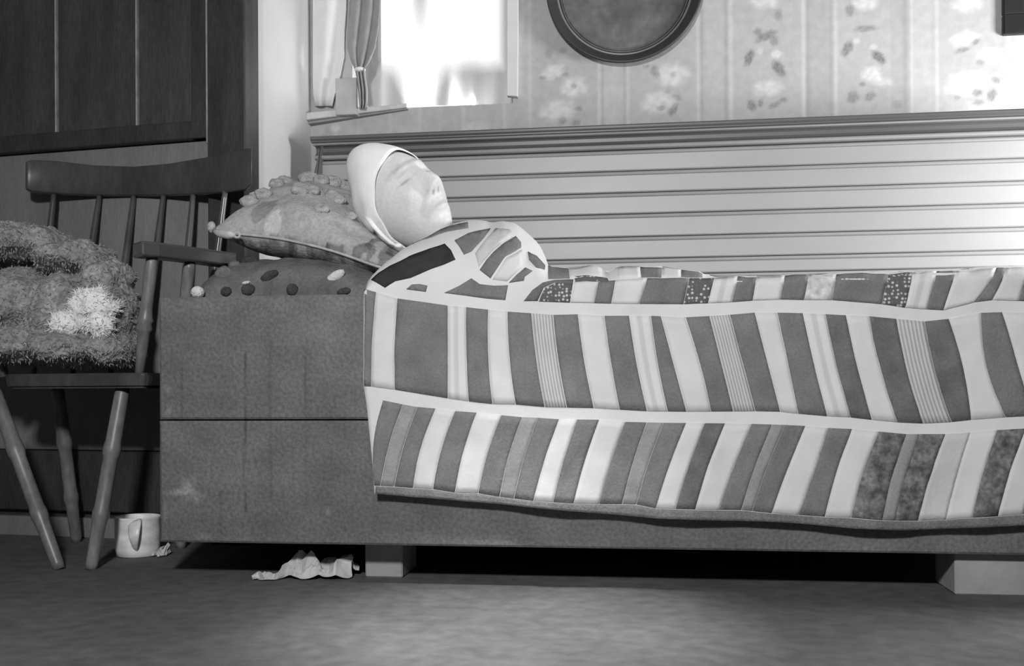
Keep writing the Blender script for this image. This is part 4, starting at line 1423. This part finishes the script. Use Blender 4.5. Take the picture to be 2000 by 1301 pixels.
fl = P(410, 452, 2.36); frr = P(800, 500, 2.27)
Uv = (frr - fl).normalized()
back = P(560, 352, 2.70)
Vv = (back - fl); Vv = (Vv - Uv * Vv.dot(Uv)).normalized()
Nv = Uv.cross(Vv).normalized()
if Nv.z < 0: Nv = -Nv
PL, PWd = (frr - fl).length - 0.02, 0.36
pcen = fl + Uv * (PL / 2) + Vv * (PWd / 2)
pv_, pf2, ptop_, pbot_ = cushion(0, 0, PL, PWd, 0.062, pcen, Uv, Vv, Nv, 110, 80, pinch=0.07, lump=0.010, seed=1.0, bot=1.5)
for i_, p_ in enumerate(pv_):
    q_ = Vector(p_) - HC
    lx_, ly_, lz_ = q_.dot(hx), q_.dot(hf), q_.dot(hu)
    g_ = math.exp(-(math.hypot(q_.x - 0.03, q_.y * 0.7) / 0.16) ** 2)
    top_side = (Vector(p_) - pcen).dot(Nv) > -0.004
    p2 = Vector(p_) - Nv * (0.075 * g_ if top_side else 0.03 * g_)
    q_ = p2 - HC; r_ = q_.length
    if r_ < 0.150 and top_side: p2 = p2 - Nv * (0.150 - r_) * 0.5
    pv_[i_] = p2
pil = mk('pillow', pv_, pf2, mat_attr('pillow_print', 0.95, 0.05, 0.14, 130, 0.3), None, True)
tag(pil, 'pale tufted print pillow under the capped head', 'pillow')
# printed pattern: quiet top, floral underside
vals = []
for i, p in enumerate(pil.data.vertices):
    q = Vector(pv_[i]) - pcen; u = q.dot(Uv) / PL; v = q.dot(Vv) / PWd; n = q.dot(Nv)
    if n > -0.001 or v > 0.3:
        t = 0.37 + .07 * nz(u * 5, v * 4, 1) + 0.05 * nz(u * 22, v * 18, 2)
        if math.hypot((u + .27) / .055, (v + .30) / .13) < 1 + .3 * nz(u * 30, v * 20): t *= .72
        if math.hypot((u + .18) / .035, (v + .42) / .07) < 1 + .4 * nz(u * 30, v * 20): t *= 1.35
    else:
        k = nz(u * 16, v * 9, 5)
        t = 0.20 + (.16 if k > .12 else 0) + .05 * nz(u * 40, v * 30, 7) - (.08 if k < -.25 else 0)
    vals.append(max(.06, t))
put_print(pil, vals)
# piping along the front edge
edge = [Vector(pv_[ptop_[(i, 0)]]) for i in range(0, 111, 2)]
tube('piping', edge, 0.0032, 'piping', pil, 8)
edge = [Vector(pv_[ptop_[(0, j)]]) for j in range(0, 81, 2)]
tube('piping', edge, 0.0032, 'piping', pil, 8)


from mathutils.bvhtree import BVHTree
PBVH = BVHTree.FromPolygons([tuple(v) for v in pv_], [tuple(f) for f in pf2])


def cast(tree, px, py):
    r = ray(px, py).normalized()
    for dy in range(0, 40, 2):
        h = tree.ray_cast(CAM, ray(px, py + dy).normalized())
        if h[0] is not None: return h[0], h[1]
    return None, None


for k, (px, py, r) in enumerate([(487, 373, 18), (515, 382, 17), (541, 352, 15), (556, 351, 16), (603, 342, 20), (628, 347, 16), (588, 372, 19), (612, 375, 14), (650, 358, 18), (662, 350, 15), (650, 385, 16), (663, 393, 14), (628, 410, 15), (686, 425, 12), (676, 332, 15), (500, 385, 12)]):
    p, nn_ = cast(PBVH, px, py)
    if p is None: continue
    q = (p - CAM).dot(FWD)
    n = (Nv * 0.6 - FWD * 0.5 + UP * .2)
    pp = p + n * 0.004
    rosette(pp, n, r * q / F * 1.05, 'pillow_tuft', pil, seed=k * 1.7, petals=4 + k % 3)
# knot of the cover at the near left corner
p0 = P(430, 455, 2.335)
tube('cover_knot', [P(418, 452, 2.345), P(430, 456, 2.33), P(446, 459, 2.325), P(460, 459, 2.325)], [.006, .010, .010, .006], 'piping', pil, 10)
torus_y('cover_knot', P(463, 459, 2.322), 0.006, 0.0025, 'piping', pil, 20, 8)
mkbm('cover_knot', ico(P(413, 443, 2.36), .010, .010, .013, 2), 'pillow_tuft', pil, True)

# lower, darker bolster
bc = P(565, 556, 2.46)
b0 = P(398, 560, 2.40); b1 = P(745, 560, 2.36)
Ub = Vector((1, 0, 0)); Vb = Vector((0, 1, 0)); Nb = Vector((0, 0, 1))
bx0, bx1 = P(395, 570, 2.42).x, P(770, 570, 2.36).x
bcen = Vector(((bx0 + bx1) / 2, 2.44, 0.60))
bv2, bf2, bt2, bb2 = cushion(0, 0, bx1 - bx0, 0.50, 0.145, bcen, Ub, Vb, Nb, 80, 50, pinch=0.05, lump=0.012, ptop=0.40, seed=5.0, bot=0.7)
bol = mk('bolster', bv2, bf2, 'bolster_cloth', None, True)
tag(bol, 'dark knotted cushion between settle rim and print pillow', 'cushion')


BBVH = BVHTree.FromPolygons([tuple(v) for v in bv2], [tuple(f) for f in bf2])
for k, (px, py, rx, rz, m, rot) in enumerate([(458, 511, 13, 10, 'tuft_grey', .2), (487, 510, 19, 10, 'tuft_dark', 0), (436, 535, 18, 15, 'tuft_grey', .3), (526, 540, 20, 10, 'tuft_dark', .5), (485, 566, 14, 12, 'tuft_dark', 0), (481, 553, 9, 4, 'tuft_white', .2), (442, 570, 11, 10, 'tuft_dark', 0), (571, 566, 12, 12, 'tuft_dark', 0), (655, 540, 21, 10, 'tuft_white', .55), (672, 570, 14, 8, 'tuft_dark', .2)]):
    c, nn_ = cast(BBVH, px, py)
    if c is None: continue
    dp = (c - CAM).dot(FWD)
    s = dp / F
    Rm = Matrix.Rotation(-rot, 3, 'Y')
    bm_ = ico(c, rx * s, 0.010, rz * s, 3, Rm, lambda n, k=k: 1 + .12 * nz(n.x * 3, n.y * 3, n.z * 3 + k))
    mkbm('knot', bm_, m, bol, True)
c = P(386, 571, 2.30); c.x = max(c.x, SX0 + 0.0)
mkbm('knot', ico(c, .015, .015, .014, 3), 'tuft_white', bol, True)

# ================================================================== SPINDLE-BACK ARMCHAIR
chair = empty('armchair', P(180, 1090, 2.6) * 1.0)
chair.location.z = 0; WLOC[chair.name] = Vector((chair.location.x, chair.location.y, 0))
tag(chair, 'dark wooden spindle-back armchair at the settle end', 'chair')
ZSE = 0.463


def CP(px, d_, z):
    return PXY(px, 700, d_, z)


FR, FL_, BL, BR = CP(287, 2.40, ZSE), CP(2, 2.52, ZSE), CP(95, 2.86, ZSE), CP(385, 2.74, ZSE)


def seat():
    c = (FR + FL_ + BL + BR) / 4
    ctrl = [FL_, FR, BR, BL]
    pts = []
    for k in range(4):
        a, b = ctrl[k], ctrl[(k + 1) % 4]; pr = ctrl[k - 1]
        rr_ = 0.035 if k < 2 else 0.09
        d1 = (pr - a).normalized(); d2 = (b - a).normalized()
        for t in (0, .25, .5, .75, 1):
            pts.append((a + d1 * rr_ * (1 - t) ** 2 + d2 * rr_ * t ** 2))
    b = bmesh.new()
    vt = [b.verts.new((p.x, p.y, ZSE)) for p in pts]; vb = [b.verts.new((lerp(c.x, p.x, .97), lerp(c.y, p.y, .97), ZSE - 0.036)) for p in pts]
    n = len(pts)
    b.faces.new(vt); b.faces.new(vb[::-1])
    for i in range(n): b.faces.new((vt[i], vb[i], vb[(i + 1) % n], vt[(i + 1) % n]))
    bmesh.ops.recalc_face_normals(b, faces=b.faces)
    bmesh.ops.bevel(b, geom=[e for e in b.edges if len(e.link_faces) == 2 and any(len(f.verts) > 6 for f in e.link_faces)], offset=0.006, segments=2, affect='EDGES')
    mkbm('seat', b, 'chair_wood', chair)


seat()
LEGP = [(0, .015), (.04, .017), (.30, .0185), (.34, .021), (.37, .021), (.40, .0175), (.66, .0175), (.69, .020), (.72, .020), (.75, .017), (.97, .0145), (1, .013)]
for a, b_ in ((CP(240, 2.47, .43), PZ(178, 1112, 0)), (CP(-14, 2.53, .43), PZ(116, 1112, 0)), (CP(112, 2.80, .43), CP(148, 2.86, 0)), (CP(330, 2.70, .43), CP(352, 2.74, 0))):
    turned('leg', a, b_, LEGP, 'leg_wood', chair)
# crest rail
def crest():
    key = [(50, 316, 368, 2.90), (62, 312, 374, 2.905), (110, 314, 378, 2.915), (180, 322, 381, 2.92), (260, 325, 382, 2.90), (330, 319, 381, 2.85), (400, 307, 378, 2.78), (450, 297, 374, 2.70), (480, 289, 370, 2.65), (492, 288, 358, 2.63)]
    vs = []; fs = []
    for px, t, bt, d_ in key:
        th = 0.013
        for py, dd in ((t, -th), (t, th), (bt, th), (bt, -th)):
            vs.append(P(px, py, d_ + dd) if dd < 0 else PXY(px, py, d_ + dd, P(px, py, d_ - th).z))
    n = len(key)
    for i in range(n - 1):
        for j in range(4):
            k = (j + 1) % 4
            fs.append((i * 4 + j, i * 4 + k, (i + 1) * 4 + k, (i + 1) * 4 + j))
    fs.append((0, 1, 2, 3)); fs.append(((n - 1) * 4 + 3, (n - 1) * 4 + 2, (n - 1) * 4 + 1, (n - 1) * 4))
    b = bmesh.new(); V = [b.verts.new(v) for v in vs]
    for f in fs: b.faces.new([V[i] for i in f])
    bmesh.ops.recalc_face_normals(b, faces=b.faces)
    bmesh.ops.subdivide_edges(b, edges=[e for e in b.edges], cuts=1, use_grid_fill=True, smooth=0.0)
    o = mkbm('crest_rail', b, 'chair_wood', chair, True)
    mo = o.modifiers.new('round', 'BEVEL'); mo.width = 0.004; mo.segments = 2; mo.limit_method = 'ANGLE'
    return o


crest()
crd = lambda px: float(np.interp(px, [50, 110, 180, 260, 330, 400, 450, 490], [2.90, 2.915, 2.92, 2.90, 2.85, 2.78, 2.70, 2.63]))
SP = [(0, .007), (.06, .0075), (.45, .0105), (.5, .0105), (.94, .008), (1, .007)]
for (xt, yt, xb) in ((106, 378, 64), (195, 380, 140), (262, 381, 215), (320, 380, 272), (378, 376, 344), (441, 370, 392)):
    top_ = P(xt, yt - 4, crd(xt))
    tb = (xb - 60) / 340
    zb_ = ZSE - 0.006
    bot_ = CP(xb, lerp(2.84, 2.70, tb), zb_)
    turned('spindle', top_, bot_, SP, 'arm_wood', chair, 12)
# arms
ZA = 0.752
def arm(keys):
    vs = []; fs = []
    pts = [CP(px, d_, ZA) for px, d_ in keys]
    n = len(pts)
    for i, p in enumerate(pts):
        t = (pts[min(n - 1, i + 1)] - pts[max(0, i - 1)]).normalized(); s = Vector((t.y, -t.x, 0))
        hw = 0.026 if i > 1 else 0.030
        for a, z in ((-hw, -.018), (hw, -.018), (hw, .018), (-hw, .018)):
            vs.append(p + s * a + UP * z)
    for i in range(n - 1):
        for j in range(4):
            k = (j + 1) % 4
            fs.append((i * 4 + j, i * 4 + k, (i + 1) * 4 + k, (i + 1) * 4 + j))
    fs.append((3, 2, 1, 0)); fs.append((n * 4 - 4, n * 4 - 3, n * 4 - 2, n * 4 - 1))
    b = bmesh.new(); V = [b.verts.new(v) for v in vs]
    for f in fs: b.faces.new([V[i] for i in f])
    bmesh.ops.recalc_face_normals(b, faces=b.faces)
    o = mkbm('arm', b, 'arm_wood', chair, False)
    mo = o.modifiers.new('round', 'BEVEL'); mo.width = 0.006; mo.segments = 3
    return o


arm([(268, 2.40), (300, 2.425), (340, 2.47), (380, 2.52), (420, 2.575), (452, 2.62)])
arm([(-52, 2.55), (-30, 2.62), (-4, 2.70), (30, 2.78), (62, 2.84)])
SUP = [(0, .012), (.05, .014), (.18, .015), (.42, .014), (.5, .016), (.53, .020), (.56, .016), (.60, .020), (.63, .015), (.8, .013), (1, .011)]
turned('arm_support', CP(298, 2.425, ZA - .015), CP(272, 2.455, ZSE - .005), SUP, 'leg_wood', chair)
turned('arm_support', CP(372, 2.51, ZA - .015), CP(346, 2.58, ZSE - .005), SUP, 'leg_wood', chair)
turned('arm_support', CP(-40, 2.58, ZA - .015), CP(8, 2.60, ZSE - .005), SUP, 'leg_wood', chair)

# ---- shaggy fleece bundle on the seat
def bundle():
    bm = bmesh.new()
    def e(px, py, d_, rx, ry, rz, sd):
        join_bm(bm, ico(P(px, py, d_), rx, ry, rz, 4, None, lambda n: 1 + .14 * nz(n.x * 2 + sd, n.y * 2, n.z * 2) + .07 * nz(n.x * 5 + sd, n.y * 5, n.z * 5)))
    e(60, 478, 2.66, .115, .13, .050, 1); e(150, 505, 2.64, .095, .12, .045, 2); e(-10, 470, 2.70, .10, .12, .05, 3); e(215, 545, 2.62, .055, .10, .045, 4)
    e(40, 590, 2.62, .12, .15, .085, 5); e(140, 610, 2.62, .12, .14, .095, 6); e(220, 620, 2.60, .060, .12, .095, 7); e(-30, 600, 2.66, .09, .13, .10, 8)
    e(60, 672, 2.585, .11, .14, .052, 9); e(150, 680, 2.575, .11, .14, .048, 10); e(228, 682, 2.57, .055, .11, .045, 11); e(-20, 670, 2.62, .07, .10, .055, 12)
    vs = [v.co.copy() for v in bm.verts]
    bm.verts.index_update(); fs = [tuple(v.index for v in f.verts) for f in bm.faces]; bm.free()
    co, fc = remeshed(vs, fs, 0.005, 2)
    out = []
    for c in co:
        v = Vector(c)
        k = .006 * nz(v.x * 22, v.y * 22, v.z * 22) + .004 * nz(v.x * 60, v.y * 60, v.z * 60)
        v = v + Vector((k, -abs(k) * 1.3, k))
        # deep folds across the bundle
        v.z = max(v.z, ZSE + 0.001)
        out.append(v)
    o = mk('fleece_bundle', out, fc, 'fleece', None, True)
    tag(o, 'shaggy brown-grey fleece heaped on the armchair seat, white patch showing', 'fleece')
    # pile of short locks
    me = o.data; me.calc_loop_triangles()
    cand = [p for p in me.polygons if p.normal.y < 0.35]
    vv = []; ff = []
    off = WLOC[o.name]
    for p in random.sample(cand, min(5200, len(cand))):
        c = p.center + off; n = p.normal
        L = random.uniform(.005, .012); d1 = (n * .5 + Vector((random.gauss(0, .6), random.gauss(0, .35), random.gauss(-.5, .5)))).normalized()
        s = d1.cross(Vector((0, 1, 0))).normalized() * random.uniform(.0012, .0028)
        k = len(vv)
        q = d1.cross(s).normalized() * s.length
        vv += [c - s - n * .002, c + s - n * .002, c + q, c + d1 * L]
        ff += [(k, k + 1, k + 3), (k + 1, k + 2, k + 3), (k + 2, k, k + 3)]
    pile = mk('pile', vv, ff, 'fleece_pile', o, False); pile['kind'] = 'stuff'
    # white under-wool
    wb = bmesh.new()
    def e2(px, py, d_, rx, ry, rz, sd):
        join_bm(wb, ico(P(px, py, d_), rx, ry, rz, 4, None, lambda n: 1 + .22 * nz(n.x * 2.2 + sd, n.y * 2, n.z * 2.2) + .12 * nz(n.x * 6 + sd, n.y * 6, n.z * 6)))
    e2(180, 600, 2.49, .055, .035, .048, 1); e2(200, 632, 2.49, .030, .03, .040, 2); e2(128, 632, 2.495, .038, .03, .032, 4); e2(215, 600, 2.50, .026, .03, .02, 6); e2(160, 625, 2.495, .04, .03, .03, 9)
    vs = [v.co.copy() for v in wb.verts]; wb.verts.index_update(); fs = [tuple(v.index for v in f.verts) for f in wb.faces]; wb.free()
    co, fc = remeshed(vs, fs, 0.004, 3)
    wp = mk('white_wool', [Vector(c) + Vector((0, 0, 0)) for c in co], fc, 'fleece_white', o, True)
    wp['label'] = 'white wool patch'
    cand = list(wp.data.polygons); vv = []; ff = []
    for p in random.sample(cand, min(700, len(cand))):
        c = p.center + off; n = p.normal
        L = random.uniform(.008, .018); d1 = (n * .5 + Vector((random.gauss(0, .6), random.gauss(0, .3), random.gauss(0, .6)))).normalized()
        s = d1.cross(Vector((0, 1, 0))).normalized() * .0016; q = d1.cross(s).normalized() * s.length
        k = len(vv); vv += [c - s - n * .002, c + s - n * .002, c + q, c + d1 * L]
        ff += [(k, k + 1, k + 3), (k + 1, k + 2, k + 3), (k + 2, k, k + 3)]
    wl = mk('white_locks', vv, ff, 'fleece_white', o, False); wl['kind'] = 'stuff'


bundle()

# ================================================================== THINGS ON THE FLOOR
def lathe(name, c, prof, m, parent=None, seg=40, close=True):
    vs = []; fs = []
    for r, z in prof:
        for j in range(seg):
            q = 2 * PI * j / seg; vs.append((c.x + r * math.cos(q), c.y + r * math.sin(q), c.z + z))
    for i in range(len(prof) - 1):
        for j in range(seg):
            k = (j + 1) % seg; fs.append((i * seg + j, i * seg + k, (i + 1) * seg + k, (i + 1) * seg + j))
    fs.append(tuple(range(seg))[::-1]); fs.append(tuple(range((len(prof) - 1) * seg, len(prof) * seg)))
    b = bmesh.new(); V = [b.verts.new(v) for v in vs]
    for f in fs: b.faces.new([V[i] for i in f])
    bmesh.ops.recalc_face_normals(b, faces=b.faces)
    return mkbm(name, b, m, parent, True)


mc = PZ(248, 1092, 0); mc = mc + Vector((0, 0.055, 0)); mc.z = 0
mug = empty('tin_mug', mc); tag(mug, 'worn pale enamel mug on the floor by the chair leg', 'mug')
lathe('body', mc, [(.046, 0), (.052, .004), (.0545, .02), (.0555, .06), (.0555, .094), (.057, .098), (.0565, .101), (.054, .101), (.053, .096), (.052, .02), (.049, .008)], 'enamel', mug, 48)
HD = Vector((0.36, -0.93, 0)).normalized()
hp = []
for k in range(15):
    q = k / 14 * PI
    hp.append(mc + HD * (.0545 + .024 * math.sin(q) ** .8) + UP * (.090 - .066 * (k / 14)))
tube('handle', hp, [.020 - .013 * (k / 14) for k in range(15)], 'enamel', mug, 12, True, (1.0, 0.38))


def crumple(name, px0, px1, py_base, depth, hgt, m, label, seed, nu=40, nv=18):
    a = PZ(px0, py_base, 0); b_ = PZ(px1, py_base, 0)
    vs = []; fs = []
    for j in range(nv + 1):
        for i in range(nu + 1):
            u = i / nu; v = j / nv
            p = a.lerp(b_, u)
            body = 0.30 + 0.70 * min(1, max(0, (u - .22) / .2))           # twisted tail at the left end
            w_ = depth * body * (1 + .35 * nz(u * 5, seed))
            r1 = 1 - abs(nz(u * 2.6 + v * 1.6, v * 1.7 - u, seed * 3.1)) * 2.2
            r2 = 1 - abs(nz(u * 6, v * 4 + u * 3, seed * 7.7)) * 2.0
            z = hgt * body * (.75 * max(0, r1) * math.sin(v * PI * .8 + .25) + .30 * r2 * math.sin(v * PI))
            front = .026 * nz(u * 4, 3.3, seed) + .012 * nz(u * 11, 8.1, seed)
            vs.append(Vector((p.x + .012 * nz(u * 6, v * 5, seed + 20), p.y + front + w_ * (v - .1), max(.003, z))))
    for j in range(nv):
        for i in range(nu):
            k = j * (nu + 1) + i; fs.append((k, k + 1, k + nu + 2)); fs.append((k, k + nu + 2, k + nu + 1))
    o = mk(name, vs, fs, m, None, False)
    s = o.modifiers.new('sheet', 'SOLIDIFY'); s.thickness = 0.0012; s.offset = 1
    return tag(o, label, 'paper')


crumple('crumpled_paper', 497, 683, 1132, 0.075, 0.066, 'paper', 'crumpled white paper lying on the floor under the settle front', 3)
crumple('paper_scrap', 296, 322, 1088, 0.03, 0.035, 'paper', 'small pale scrap between the mug and the settle corner', 8, 8, 6)
